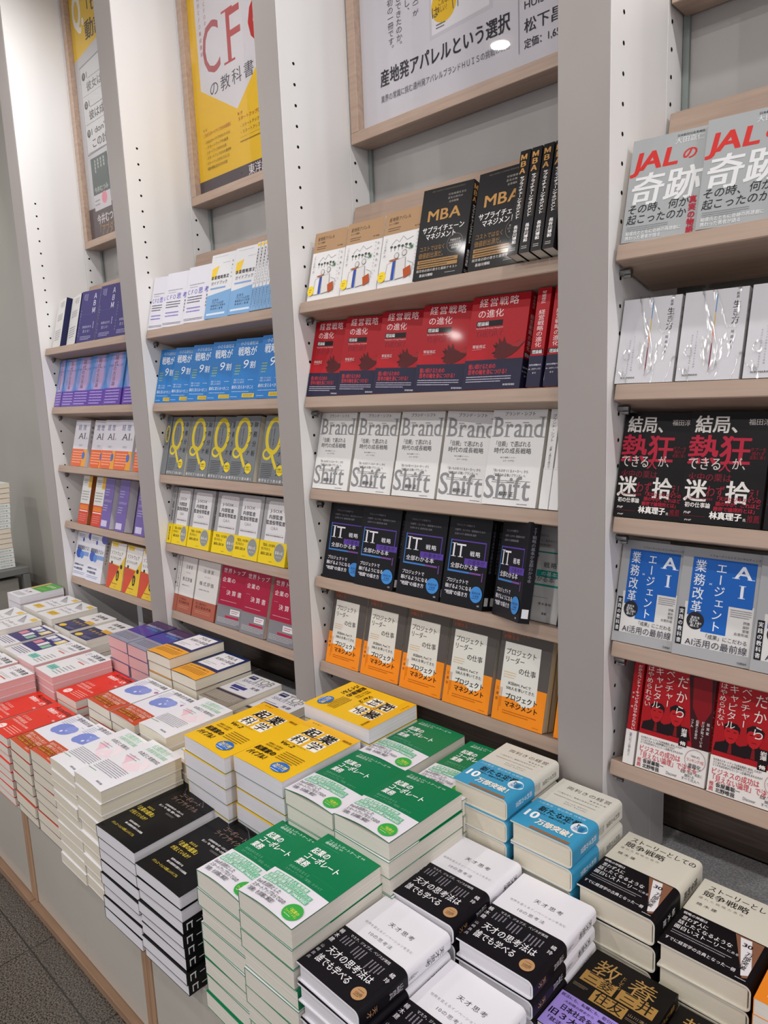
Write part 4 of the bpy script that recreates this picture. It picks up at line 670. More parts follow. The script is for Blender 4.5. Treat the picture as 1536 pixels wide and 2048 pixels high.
def poster_els(kind):
    if kind == 'third':
        # sheet u: x from -1.325 (w .655); v: 0 at z=1.62, 1 at z=.655 (h .965) relative to eye
        return [('R',0,0,1,1,'cfccd2'),
         ('P',[(.335,.0),(.60,.0),(.60,.848),(.335,.855)],'c6c3c9'),('P',[(.345,.0),(.585,.0),(.585,.838),(.345,.846)],'dedbe0'),('C',.40,.79,.055,'e0b62a'),('T','は',.345,.785,.375,.04,'3a3a40',1),('T','ウチは',.37,.76,.43,.022,'5a4410',1),('T','こんなに',.375,.775,.43,.022,'5a4410',1),('T','楽しい！',.37,.79,.42,.022,'5a4410',1),('P',[(.50,.74),(.535,.74),(.53,.795),(.505,.80)],'3350b4'),
         ('S',[(.43,.74),(.44,.81)],.003,'55555a'),('S',[(.46,.74),(.46,.81)],.003,'55555a'),('S',[(.48,.74),(.48,.80)],.003,'55555a'),('L',.365,.825,.41,.838,2,'55555a'),
         ('V','最初の一冊です。',.155,.70,.84,.030,'55555c',0),('V','なぜできたのか。',.195,.70,.84,.030,'55555c',0),('V','成功し、',.235,.70,.775,.030,'55555c',0),('V','（ハウス）が',.275,.70,.785,.030,'55555c',0),
         ('T','産地発アパレルという選択',.095,.869,.665,.060,'2b2a30',2),('T','業界の常識に挑む遠州発アパレルブランドＨＵＩＳの挑戦の軌跡',.095,.929,.665,.026,'6a6870',0),('R',.695,.70,.6975,.965,'9a98a0'),
         ('T','HUISHUIS代表',.715,.862,.93,.032,'2b2a30',0),('T','松下昌樹 著',.715,.90,.96,.044,'2b2a30',1),('T','定価：1,650円（税込）',.715,.94,.99,.030,'2b2a30',1)]
    if kind == 'second':
        return [('R',0,0,1,1,'e0b41e'),('P',[(.055,.0),(1.0,.0),(1,.40),(.62,.655),(.37,.785),(.07,.68)],'cfcbcf'),
         ('T','C',.10,.49,.27,.34,'a8565a',0,0,'s'),('T','F',.30,.49,.46,.34,'b04a4a',0,0,'s'),('T','O',.48,.485,.80,.35,'b4302c',0,0,'s'),('T','の教科書',.14,.668,.53,.075,'44424a',0),
         ('T','スタートアップ',.20,.36,.86,.11,'44424a',0),('V','日本初の実践的ＣＦＯ養成講座',.10,.30,.585,.022,'b06a5c',0),('V','スタートアップＣＦＯの条件',.15,.30,.54,.022,'b06a5c',0),
         ('V','隈部俊一',.622,.66,.79,.036,'3a3010',1),('V','ジー・コンサルティング・パートナーズ',.592,.65,.79,.016,'4a3c10',0),('V','代表取締役',.572,.68,.75,.016,'4a3c10',0),
         ('T','第一部',.065,.797,.10,.014,'8a5a1a',1),('T','これがスタートアップCFOの成果だ',.065,.811,.31,.020,'a8421c',1),('T','第二部',.37,.797,.41,.014,'8a5a1a',1),('T','スタートアップCFOに必要な「型」を手に',.37,.811,.80,.020,'a8421c',1)]\
         + [('T',s,.07,.834+.0165*i,.30-.02*(i%3),.017,'5a4410',0) for i,s in enumerate(['・なぜ私はスタートアップのCFOになったのか','・スタートアップの成長','・スタートアップCFOの仕事','・スタートアップCFOの連続体','・スタートアップCFOになるには','・課題が鮮明に変わるCFOの役割'])]\
         + [('T',s,.38,.834+.018*i,.90,.018,'5a4410',0) for i,s in enumerate(['・スタートアップCFO最強マインドセットコンピテンシー','・スタートアップCFOが最重要のスキルセット20スキル'])]\
         + [('R',.38,.872,.9,.8725,'5a4410'),('L',.38,.88,.90,.888,1,'8a6a18'),('R',0,.955,1,1,'4c4248'),('T','東洋経済新報社',.43,.958,.80,.052,'d8d4d8',1)]
    it = [('I____she','彼女は嘘を'),('I____him','彼は成功す'),("I don't__",'この計画が')]
    return [('R',0,0,1,1,'bcbbbd'),('P',[(0,0),(1,0),(1,.20),(.30,.285),(0,.315)],'dcb63c'),('T','Q.',.03,.085,.17,.25,'e4dfd4',3),('T','「the',.15,.12,.42,.11,'4c4540',1),('T','動詞の',.17,.20,.52,.11,'4c4540',2),('T','あの',.16,.03,.36,.11,'4c4540',1),
         ('P',[(.055,.345),(.96,.30),(.96,.66),(.055,.675)],'8a8a8c'),('P',[(.060,.350),(.955,.306),(.955,.655),(.060,.669)],'c6c6c6')] + \
         [x for i in range(3) for x in (('C',.10,.385+.105*i,.022,'5a5a5a'),('T',str(i+1),.092,.375+.105*i,.108,.032,'d0d0d0',1),('R',.07,.455+.105*i,.95,.457+.105*i,'9a9a9a'),('T',it[i][0],.13,.372+.105*i,.42,.048,'55534f',0),('T',it[i][1],.125,.408+.105*i,.46,.058,'55534f',1))] + \
         [('R',.0,.875,1,1,'5c5254'),('R',.085,.69,.30,.83,'5b6462'),('LV',.12,.70,.27,.76,4,'aab0a8'),('T','今井むつみ',.10,.80,.28,.035,'c0c4bc',1),('R',.085,.83,.30,.89,'c8c4c6'),('C',.22,.85,.035,'d88a98'),('L',.095,.845,.17,.875,2,'88868a'),('T','今井むつみ',.10,.905,.36,.06,'d4ccca',2),('T','「アブダクション',.09,.945,.50,.07,'b08a48',0,.2)]

# ------------------------------------------------------------------ the room
def build_room():
    # floor of dark speckled granite tiles
    m = noisy('speckled_floor_granite', '151412', '6c645b', (1, 1, 1), 260, 3, .32, .40, .60)
    nt = m.node_tree; N = nt.nodes; b = N['Principled BSDF']
    tc = N.new('ShaderNodeTexCoord'); mp = N.new('ShaderNodeMapping'); mp.inputs['Location'].default_value = (.025, .197, 0)
    nt.links.new(tc.outputs['Object'], mp.inputs['Vector'])
    br = N.new('ShaderNodeTexBrick'); br.offset = 0; br.inputs['Scale'].default_value = 1
    br.inputs['Brick Width'].default_value = .346; br.inputs['Row Height'].default_value = .346; br.inputs['Mortar Size'].default_value = .0022; br.inputs['Mortar Smooth'].default_value = .2
    br.inputs['Color1'].default_value = (1, 1, 1, 1); br.inputs['Color2'].default_value = (1, 1, 1, 1); br.inputs['Mortar'].default_value = (.25, .23, .21, 1)
    nt.links.new(mp.outputs['Vector'], br.inputs['Vector'])
    mx = N.new('ShaderNodeMix'); mx.data_type = 'RGBA'; mx.blend_type = 'MULTIPLY'; mx.inputs[0].default_value = 1
    src = b.inputs['Base Color'].links[0].from_socket
    nt.links.new(src, mx.inputs[6]); nt.links.new(br.outputs['Color'], mx.inputs[7]); nt.links.new(mx.outputs[2], b.inputs['Base Color'])
    f = MB(); f.box(-9, 6, -5, 3, -.05, 0, m); struct(f.obj('floor'))
    c = MB(); c.box(-9, 6, -5, 3, CEIL, CEIL + .05, noisy('ceiling_paint', 'd8d6d4', 'dedcda', rough=.8)); struct(c.obj('ceiling'))
    w = MB(); w.box(-9, -2.962, 1.25, 1.35, 0, CEIL, M_WALL); struct(w.obj('wall_left'))
    mb = noisy('back_wall_paint', 'a9a9a4', 'b1b1ac', rough=.5)
    w = MB(); w.box(-2.962, 6, 1.54, 1.6, 0, CEIL, mb); struct(w.obj('wall_back'))
    k = MB(); km = noisy('brushed_dark_steel', '77695f', '8c7d74', (2, 2, 40), 4, 4, .28); km.node_tree.nodes['Principled BSDF'].inputs['Metallic'].default_value = .55
    k.box(-2.96, 6, 1.474, 1.5395, LEDGE, LEDGE + .33, km, .001); struct(k.obj('baseboard_back'))
    # glazed strip behind the posters
    gm = noisy('grey_glazing', 'aaa7a4', 'b0adab', rough=.05)
    gf = flat('8a928e', .3)
    for i, (nm, (x0, x1)) in enumerate(BAYS.items()):
        g = MB(); g.box(x0 + .001, x1 - .001, 1.407, 1.415, Z0 + .28, CEIL - .002, gm)
        g = struct(g.obj('window_%d' % (i + 1)))
        e = MB(); e.box(x0 + .001, x0 + .012, 1.399, 1.4065, Z0 + .28, CEIL - .002, gf); e.obj('window_frame', g)

def build_uprights():
    spec = [('leftmost', -2.96, -2.865), ('second', -2.18, -2.085), ('third', -1.43, -1.351), ('widest and nearest', -.646, -.556), ('rightmost', .14, .23)]
    for k, (nm, x0, x1) in enumerate(spec):
        t = thing('shelf_upright', ('white laminate shelf upright, %s' % {0: 'leftmost, against the grey wall', 1: 'between the CFO books and the ABM books', 2: 'between the blue books and the red rooster books', 3: 'scuffed wide one left of the JAL books', 4: 'far right, past the JAL books'}[k]), 'shelf upright', ((x0 + x1) / 2, 1.26, 0), 'white shelf uprights')
        hw = (x1 - x0) / 2
        m = MB(); m.box(-hw, hw, -.1372, .075, LEDGE + .0005, CEIL - .001, M_LAM, .0012); hm = m
        e = MB(); e.box(-hw, hw, -.14, -.1375, LEDGE + .0005, CEIL - .001, M_EDGE_S, .0005); e.obj('front_edge', t)
        m = MB(); m.box(-hw + .0005, hw - .0005, .0755, .146, LEDGE + .0005, CEIL - .001, M_LAM, .001); rear = m
        # shelf-pin holes down both edges of the right-hand face (and the left-hand one)
        for sx in (hw + .0002, -hw - .0002):
            for yy in (-.094, .092):
                for q in range(-15, 18):
                    z = Z0 - .0055 + q * .0446
                    if z < LEDGE + .04 or z > 2.2: continue
                    n = 10; r = .0036
                    pts = [(sx, yy + r * math.cos(2 * PI * i / n), z + r * math.sin(2 * PI * i / n)) for i in range(n)]
                    (hm if yy < 0 else rear).face(pts if sx > 0 else pts[::-1], M_HOLE)
        hm.obj('panel', t); rear.obj('rear_panel', t)

def build_shelves():
    cl, sl = math.cos(LEAN), math.sin(LEAN)
    for bn, (x0, x1) in BAYS.items():
        for row in range(5):
            hold = {'left': ['the ABM and white books', 'the glossy blue-violet books', 'the AI books with orange bands', 'the slim orange and violet books', 'the blue-drop and yellow-red books'],
                    'second': ['the CFO and guide books', 'the bright blue books', 'the grey books with a yellow Q', 'the J-SOX books', 'the crimson and terracotta-banded books'],
                    'third': ['the MBA and kraft-topped books', 'the red rooster books', 'the Brand Shift books', 'the black IT books', 'the grey and orange books'],
                    'right': ['the JAL books', 'the plastic-wrapped white books', 'the black and crimson books', 'the blue-block AI books', 'the red venture books']}[bn][row]
            t = thing('shelf', 'pale beech slanted shelf carrying %s' % hold, 'shelf', ((x0 + x1) / 2, YS, ROWZ[row]), 'slanted beech shelves of the %s bay' % bn)
            t.rotation_mode = 'ZYX'; t.rotation_euler = (-LEAN, 0, 0)
            hw = (x1 - x0) / 2 - .006
            m = MB(); m.box(-hw, hw, 0, .148, -.027, 0, M_WOOD, .0015); m.obj('board', t)
            bh = .285 if row == 0 else .155
            m = MB(); m.box(-hw, hw, .130, .1475, .0005, bh, M_WOOD, .0012); m.obj('back_board', t)
            for sx in (-1, 1):
                m = MB(); m.cyl((sx * (hw + .0055), .034, -.0335), (sx * (hw - .014), .034, -.0335), .0055, M_METAL); m.cyl((sx * (hw - .002), .034, -.041), (sx * (hw - .014), .034, -.041), .003, M_METAL)
                m.obj('shelf_pin', t)

def build_posters():
    for bn, zb, desc in (('third', .612, 'beech-framed apparel-book poster with large black Japanese title, third bay'), ('second', .612, 'beech-framed yellow CFO poster in the second bay'),
                         ('left', .606, 'beech-framed yellow and white quiz poster in the left bay'), ('right', .640, 'beech poster frame above the JAL books')):
        x0, x1 = BAYS[bn]; x0 += .004; x1 -= .004; cx = (x0 + x1) / 2; hw = (x1 - x0) / 2; top = 1.60; fw = .026
        t = thing('framed_poster', desc, 'poster', (cx, 1.337, Z0 + zb), 'beech-framed posters above the shelves')
        H = top - zb; M_ = M_WOODF
        f = MB(); f.box(-hw, hw, 0, .066, 0, fw, M_, .0012); f.box(-hw, hw, 0, .066, H - fw, H, M_, .0012)
        f.box(-hw, -hw + fw, 0.0004, .0655, fw, H - fw, M_, .0012); f.box(hw - fw, hw, 0.0004, .0655, fw, H - fw, M_, .0012); f.obj('frame', t)
        s = MB(); pw, ph = 2 * (hw - fw), H - 2 * fw
        gl = lambda c: flat(c, .5, .0)
        s.box(-pw / 2 + .0005, pw / 2 - .0005, .022, .026, fw + .0005, H - fw - .0005, gl('cfccd0'))
        for P, F, c, layer in poly_elements(poster_els(bn), pw, ph, 5) if bn != 'right' else []:
            i = len(s.v); m = s.mi(gl(c))
            for x, y in P: s.v.append((min(max(x - pw / 2, -pw / 2 + .0006), pw / 2 - .0006), .0218 - layer * .00005, H - fw - y))
            for q in F: s.f.append(tuple(i + a for a in q)); s.m.append(m)
        s.obj('poster_sheet', t)
        # clear cover sheet of the frame
        g = bpy.data.materials.get('clear_acrylic')
        if not g:
            g = bpy.data.materials.new('clear_acrylic'); g.use_nodes = True; nt = g.node_tree; nt.nodes.clear()
            o = nt.nodes.new('ShaderNodeOutputMaterial'); mx = nt.nodes.new('ShaderNodeMixShader'); fr = nt.nodes.new('ShaderNodeFresnel'); fr.inputs['IOR'].default_value = 1.45
            tr = nt.nodes.new('ShaderNodeBsdfTransparent'); gs = nt.nodes.new('ShaderNodeBsdfGlossy'); gs.inputs['Roughness'].default_value = .02
            ge = nt.nodes.new('ShaderNodeNewGeometry'); iv = nt.nodes.new('ShaderNodeMath'); iv.operation = 'SUBTRACT'; iv.inputs[0].default_value = 1; ml = nt.nodes.new('ShaderNodeMath'); ml.operation = 'MULTIPLY'
            nt.links.new(ge.outputs['Backfacing'], iv.inputs[1]); nt.links.new(iv.outputs[0], ml.inputs[0]); nt.links.new(fr.outputs[0], ml.inputs[1])
            nt.links.new(ml.outputs[0], mx.inputs[0]); nt.links.new(tr.outputs[0], mx.inputs[1]); nt.links.new(gs.outputs[0], mx.inputs[2]); nt.links.new(mx.outputs[0], o.inputs['Surface'])
        a = MB(); a.box(-pw / 2 + .001, pw / 2 - .001, .018, .0195, fw + .001, H - fw - .001, g); a.obj('acrylic_sheet', t)

def build_lamps():
    em = flat('fff6ea', .5, 0, 0, 12.0); rim = flat('d8d8d6', .4)
    for i, (x, y) in enumerate(LAMPS + [(x, y_) for y_ in (-1.25, -3.4) for x in (-5.1, -3.6, -2.1, -.6, .9)]):
        t = thing('ceiling_downlight', 'round white ceiling downlight, %s from the left in the row %s' % (NTH[i] if i < 6 else NTH[(i - 6) % 5], 'nearest the shelves' if i < 6 else ('over the aisle' if i < 11 else 'farthest from the shelves')), 'ceiling lamp', (x, y, CEIL), 'ceiling downlights')
        m = MB(); n = 24; P = lambda r, z: [(r * math.cos(2 * PI * k / n), r * math.sin(2 * PI * k / n), z) for k in range(n)]
        a, b = P(.045, -.012), P(.06, -.002)
        for k in range(n): j = (k + 1) % n; m.face([a[k], a[j], b[j], b[k]], rim)
        m.obj('trim_ring', t)
        m = MB(); m.face(P(.0445, -.0118), em); m.obj('diffuser', t)
        d = bpy.data.lights.new('downlight', 'AREA'); d.shape = 'DISK'; d.size = .085; d.energy = LAMP_W[y]; d.color = (1, .965, .93)
        link('bulb', d, t, (0, 0, -.016))
    # the track of ceiling spots close to the shelves, aimed down along the bays
    aim = Vector((-.95, .18, -1.0)).to_track_quat('-Z', 'Y')
    for i, x in enumerate((-3.4, -2.3, -1.2, -.1, 1.0, 2.1, 3.2)):
        t = thing('track_spotlight', 'small white ceiling spotlight above the book counter, %s from the left' % NTH[i], 'ceiling lamp', (x, .80, CEIL - .001), 'track spotlights')
        m = MB(); m.cyl((0, 0, 0), (0, 0, -.06), .012, rim); m.obj('stem', t)
        h = MB(); h.cyl((0, 0, .03), (0, 0, -.09), .045, rim, 20); h = h.obj('housing', t, (0, 0, -.085)); h.rotation_mode = 'QUATERNION'; h.rotation_quaternion = aim
        n = 20; m = MB(); m.face([(.038 * math.cos(2 * PI * k / n), .038 * math.sin(2 * PI * k / n), -.0905) for k in range(n)], em); m.obj('lens', h)
        d = bpy.data.lights.new('spot', 'AREA'); d.shape = 'DISK'; d.size = .07; d.energy = TRACK_W; d.color = (1, .97, .95); d.spread = math.radians(110)
        link('bulb', d, h, (0, 0, -.093))

def build_counter():
    m = MB(); m.box(-3.19, 1.2, .588, 1.131, COUNTER - .03, COUNTER, M_GRAN, .002)
    tag(m.obj('counter_top'), 'speckled grey granite counter top under all the book piles', 'counter')
    m = MB(); m.box(-3.19, 1.2, 1.132, 1.473, 0.0005, LEDGE, M_GRAN, .003)
    tag(m.obj('granite_ledge'), 'raised speckled granite ledge behind the piles, below the bottom shelves', 'ledge')
    groove = flat('3a3632', .7)
    xs = [-3.19, -2.55, -1.905, -1.27, -.62, .02, .66]
    names = ['at the far end', 'under the white and purple books', 'under the red accounting books', 'under the marbled-cover and black books', 'under the green books', 'under the white-and-black genius books']
    for i in range(len(xs) - 1):
        x0, x1 = xs[i] + .001, xs[i + 1] - .001; cx = (x0 + x1) / 2; hw = (x1 - x0) / 2
        t = thing('cabinet', 'low white cabinet with beech posts, %s' % names[i], 'cabinet', (cx, .566, 0), 'low white cabinets under the counter')
        top = COUNTER - .031; ftop = COUNTER - .0005
        b = MB(); b.box(-hw, hw, .021, .565, .022, top, M_LAM); b.obj('body', t)
        b = MB(); b.box(-hw, -hw + .019, 0, .0205, .022, ftop, M_WOODV, .001); b.obj('post', t)
        b = MB(); b.box(hw - .019, hw, 0, .0205, .022, ftop, M_WOODV, .001); b.obj('post', t)
        b = MB(); b.box(-hw, hw, -.014, .565, 0.0005, .0215, M_RAIL, .001); b.obj('base_rail', t)
        for s_ in (-1, 1):
            a, c = (-hw + .020, -.001) if s_ < 0 else (.001, hw - .020)
            b = MB(); b.box(a, c, .002, .0205, .0235, ftop - .0005, M_DOOR, .0012); b.obj('door', t)

def build_far_table():
    g = flat('6e6f6c', .45); dk = flat('2a2422', .6)
    X = -3.40; zt = Z0 - .718
    t = thing('display_table', 'grey metal-framed display table by the left wall', 'table', (X - .45, .9, 0))
    m = MB(); m.box(-.45, .45, -.35, .27, zt - .03, zt, g, .002); m.obj('table_top', t)
    for sx in (-.435, .435):
        for sy in (-.335, .255):
            m = MB(); m.box(sx - .015, sx + .015, sy - .015, sy + .015, 0, zt - .031, g, .001); m.obj('leg', t)
    m = MB(); m.box(-.41, .40, -.31, .10, .02, zt - .05, dk, .002); m.obj('dark_drawer_box', t)
    m = MB(); m.box(-.41, .412, .112, .23, .02, zt - .05, flat('8c8a82', .5), .002); m.obj('side_panel', t)
    d = D['teal_set']
    n = 17; th = (.388) / n
    for i in range(n):
        top = n - 1 - i; fl = top in (4, 5, 6, 7, 8, 13, 14, 15, 16)
        sh = -.0035 * top if top < 9 else -.03
        a = PI / 2 if not fl else PI / 2
        z = zt + .001 + (i + 1) * th - .0008
        cen = Vector((X - .10 - .02 + (.0 if fl else 0), 1.05 + sh * .6, z))
        if not fl:                                                   # spine towards +x
            aa = PI; foot = cen - Vector((-math.sin(aa), math.cos(aa), 0)) * d.h / 2
            e = Matrix.Rotation(aa, 3, 'Z') @ Matrix.Rotation(-PI / 2, 3, 'X')
        else:
            aa = 0; foot = cen - Vector((0, 1, 0)) * d.h / 2
            e = Matrix.Rotation(-PI / 2, 3, 'X')
        book(d, foot, e.to_euler('ZYX'), 'white and teal textbook, %s%s' % (ORD[top] if top < len(ORD) else 'lowest', ' in the pile on the far grey table' if top == 0 else ' from the top in the pile on the far grey table'), 'textbooks on the far table', scale=(1, (th - .0012) / d.t, 1), plain=top > 0)

# ------------------------------------------------------------------ books on the shelves
def fill_shelves():
    # third bay
    shelf_row(D['apparel'], 0, 'third', [(-1.326, 2, 2), (-1.213, 1.5, 2), (-1.096, 1, 2)], back=.003)
    shelf_row(D['mba'], 0, 'third', [(-.992, 3, 2), (-.852, 0, 3)])
    spine_out(D['mba'], 0, 'third', [-.742, -.7185, -.695, -.6715], off=-.03, lift=.001)
    shelf_row(D['theory'], 1, 'third', [(-1.347, 9, 1), (-1.238, 9, 1), (-1.121, 9, 1), (-1.0, 8, 1), (-.872, 2, 2)])
    spine_out(D['theory'], 1, 'third', [-.724, -.688], off=.0)
    shelf_row(D['brand'], 2, 'third', [(-1.341, 1, 3), (-1.208, 4, 3), (-1.073, 1, 4), (-.945, 9, 1), (-.828, 0, 3)])
    spine_out(D['brand'], 2, 'third', [-.698, -.677], off=.0)
    shelf_row(D['it_dark'], 3, 'third', [(-1.325, 10, 1), (-1.208, 2, 3), (-1.072, 2, 3), (-.943, 2, 3), (-.819, -32, 1, 1, -.030)])
    spine_out(D['it_white'], 3, 'third', [], off=0)
    shelf_row(D['it_white'], 3, 'third', [(-.797, 0, 1)], back=.040)
    spine_out(D['it_dark'], 3, 'third', [-.673], off=.02)
    shelf_row(D['project'], 4, 'third', [(-1.328, 1, 4), (-1.202, 3, 4), (-1.073, 2, 4), (-.945, 2, 4), (-.814, 1, 4)])
    spine_out(D['project'], 4, 'third', [-.674], off=.01)
    # second bay
    shelf_row(D['cfo_mind'], 0, 'second', [(-2.080, 6, 1), (-1.995, 5, 1), (-1.875, 3, 1)])
    shelf_row(D['guide'], 0, 'second', [(-1.762, 2, 2), (-1.648, 2, 3)])
    spine_out(D['guide'], 0, 'second', [-1.552, -1.537, -1.522, -1.507, -1.492, -1.477, -1.462, -1.447], off=.0)
    shelf_row(D['nine'], 1, 'second', [(-2.080, 8, 1), (-1.990, 8, 1), (-1.890, 7, 1), (-1.785, 6, 1), (-1.673, 5, 1), (-1.553, 3, 2)])
    spine_out(D['quick'], 2, 'second', [-2.080])
    shelf_row(D['quick'], 2, 'second', [(-2.046, 0, 2, .88), (-1.932, 2, 2), (-1.812, 6, 1), (-1.706, 0, 3), (-1.566, 0, 2)])
    spine_out(D['jsox'], 3, 'second', [-2.080])
    shelf_row(D['jsox'], 3, 'second', [(-2.052, 0, 3), (-1.959, 1, 4), (-1.824, 5, 1), (-1.713, 0, 4), (-1.592, 0, 4)])
    spine_out(D['lawyer'], 4, 'second', [-2.080])
    shelf_row(D['lawyer'], 4, 'second', [(-2.059, 0, 4), (-1.965, 2, 5)])
    shelf_row(D['crimson'], 4, 'second', [(-1.833, 6, 3), (-1.707, 2, 4), (-1.576, 2, 4)])
    # left bay
    shelf_row(D['memo'], 0, 'left', [(-2.850, -9, 1), (-2.722, -9, 1)])
    shelf_row(D['abm'], 0, 'left', [(-2.593, 4, 3), (-2.445, 2, 3), (-2.313, 2, 2)])
    shelf_row(D['method'], 1, 'left', [(-2.855, -2, 2, .7), (-2.786, 3, 1, .9), (-2.688, 3, 2), (-2.561, 3, 2, .9), (-2.436, 1, 2), (-2.294, 0, 2, .9)])
    shelf_row(D['keiri'], 2, 'left', [(-2.756, 2, 3), (-2.598, 6, 1), (-2.509, 2, 2), (-2.405, 1, 3), (-2.264, 1, 2, .7)])
    shelf_row(D['slim_orange'], 3, 'left', [(-2.751, 2, 3), (-2.637, 2, 3)])
    shelf_row(D['slim_violet'], 3, 'left', [(-2.560, 1, 2), (-2.445, 1, 2), (-2.300, 1, 2)])
    shelf_row(D['impair'], 4, 'left', [(-2.858, 4, 1), (-2.738, 1, 4)])
    shelf_row(D['software'], 4, 'left', [(-2.562, 1, 3), (-2.436, 1, 3), (-2.319, 1, 3)])
    # right bay
    shelf_row(D['jal'], 0, 'right', [(-.545, 5, 1), (-.428, 5, 1), (-.311, 3, 1)])
    shelf_row(D['iki'], 1, 'right', [(-.553, 1, 2), (-.452, 1, 2), (-.353, 1, 2)])
    shelf_row(D['frenzy'], 2, 'right', [(-.553, 5, 1), (-.440, 2, 2), (-.315, 2, 1)])
    shelf_row(D['agent'], 3, 'right', [(-.553, 4, 1), (-.446, 3, 1), (-.325, 3, 1)])
    spine_out(D['venture'], 4, 'right', [-.528], off=.001)
    shelf_row(D['venture'], 4, 'right', [(-.505, 2, 2), (-.382, 1, 2), (-.256, 1, 1)])

# ------------------------------------------------------------------ piles on the counter
def fill_counter():
    S = stack
    kw = dict(bow=.004, curl=.004)
    S(D['genius'], -.6725, .548, -.802, 'front %s pile, left one', yaw=-1.5, seed=1)
    S(D['genius'], -.535, .540, -.838, 'front %s pile, right one', seed=2, yaw=-.5)
    S(D['genius'], -.668, .738, -.792, 'middle-row %s pile, left one', seed=3, yaw=.5)
    S(D['genius'], -.533, .740, -.806, 'middle-row %s pile, right one', seed=4, yaw=.8)
    S(D['green'], -.808, .546, -.752, 'front %s pile, right one', seed=5, bow=.006, curl=.002, flips=(3, 6, 8))
    S(D['green'], -.941, .552, -.783, 'front %s pile, left one', seed=6, bow=.006, curl=.001, flips=(2, 5, 7))
    S(D['green'], -.789, .734, -.706, 'middle-row %s pile, right one', seed=7, bow=.006, curl=.002, yaw=-.5)
    S(D['green'], -.925, .735, -.712, 'middle-row %s pile, left one', seed=8, bow=.006, curl=.002, yaw=-.3)
    S(D['green'], -.786, .925, -.722, 'back-row %s pile, right one', seed=9, bow=.005, w=.120, yaw=.6)
    S(D['green'], -.926, .925, -.715, 'back-row %s pile, left one', seed=10, bow=.005, w=.128, yaw=-.5, flips=(1,))
    S(D['lifecycle'], -1.128, .536, -.850, 'front %s pile, right one', seed=11, yaw=1.8, bow=.002, flips=(2, 3, 4, 5, 6, 7))
    S(D['lifecycle'], -1.292, .537, -.840, 'front %s pile, left one', seed=12, yaw=2.2, bow=.002)
    S(D['tender'], -1.424, .551, -.776, 'front %s pile, right one', seed=13, yaw=-.6, bow=.003, curl=.001)
    S(D['tender'], -1.556, .551, -.789, 'front %s pile, left one', seed=14, yaw=-.2, bow=.003)
    S(D['tender'], -1.500, .742, -.759, 'middle-row %s pile, left one', seed=15, w=.126, bow=.003)
    S(D['tender'], -1.368, .742, -.795, 'middle-row %s pile, low right one', seed=16, w=.128)
    S(D['fin_acc'], -1.728, .566, -.832, 'front %s pile, right one', seed=17, yaw=1, h=.178, bow=.003)
    S(D['fin_acc'], -1.860, .562, -.845, 'front %s pile, left one', seed=18, h=.183)
    S(D['fin_acc'], -1.676, .752, -.787, 'middle-row %s pile, right one', seed=19, bow=.003)
    S(D['fin_acc'], -1.808, .750, -.786, 'middle-row %s pile, left one', seed=20)
    S(D['accounting'], -2.021, .563, -.858, 'front %s pile, right one', seed=21, yaw=.6, curl=.002)
    S(D['accounting'], -2.155, .562, -.858, 'front %s pile, left one', seed=22, curl=.002)
    S(D['accounting'], -2.040, .756, -.827, 'middle-row %s pile', seed=23, yaw=1)
    S(D['fs_white'], -2.176, .752, -.789, 'middle-row %s pile, right one', seed=24, yaw=-.5, jx=.001)
    S(D['fs_white'], -2.312, .748, -.783, 'middle-row %s pile, left one', seed=25, yaw=.6, jx=.001)
    S(D['fs_white'], -2.292, .560, -.802, 'front %s pile, right one', seed=26, jx=.001)
    S(D['fs_white'], -2.424, .560, -.796, 'front %s pile, left one', seed=27, jx=.001)
    S(D['fs_purple'], -2.442, .752, -.786, 'middle-row %s pile, right one', seed=28)
    S(D['fs_purple'], -2.572, .752, -.780, 'middle-row %s pile, left one', seed=29)
    S(D['cone'], -2.702, .745, -.760, 'middle-row %s pile, right one', seed=30)
    S(D['cone'], -2.833, .745, -.758, 'middle-row %s pile, left one', seed=31)
    S(D['fs_purple'], -2.556, .560, -.80, 'front %s pile at far left', seed=32)
    S(D['story'], -.441, .937, -.786, 'back-row %s pile, left one', seed=33, yaw=-1.2)
    S(D['story'], -.305, .925, -.806, 'back-row %s pile, right one', seed=34, yaw=-.8)
    S(D['ambidextrous'], -.5705, .934, -.724, 'back-row %s pile, right one', seed=35, w=.117, yaw=-.6)
    S(D['ambidextrous'], -.694, .934, -.692, 'back-row %s pile, left one', seed=36, w=.117, h=.172, yaw=-.3)
    S(D['zaibatsu'], -.400, .748, -.868, '%s pile, left one', seed=37, yaw=-.8, w=.127, h=.172)
    S(D['zaibatsu'], -.270, .745, -.882, '%s pile, right one', seed=38, w=.124, h=.172)
    S(D['amber'], -.170, .905, -.80, '%s pile at right edge', seed=39)
    S(D['plain_white'], -.140, .715, -.86, '%s pile, bottom right corner', seed=40)
    S(D['genius'], -.398, .545, -.90, 'front %s pile, rightmost low one', seed=41)
    S(D['startup'], -1.0765, .736, -.702, 'middle-row %s pile, right one', seed=42, yaw=-.2, h=.205, bow=.002, flips=())
    S(D['startup'], -1.240, .722, -.706, 'middle-row %s pile, left one', seed=43, yaw=-1.2, h=.212, bow=.002)
    # the copy turned a quarter, title to the right
    S(D['startup'], -1.085, .950, -.676, 'sideways %s pile under the shelf', seed=44, rot90=-1, w=.150, h=.205)
    S(D['tob'], -1.433, .948, -.792, 'back-row %s pile, right one', seed=45, yaw=1, curl=.002)
    S(D['tob'], -1.565, .947, -.777, 'back-row %s pile, left one', seed=46, yaw=1.2, curl=.002)
    S(D['mna'], -1.6985, .944, -.738, 'back-row %s pile, right one', seed=47, yaw=.4, w=.124, bow=.003)
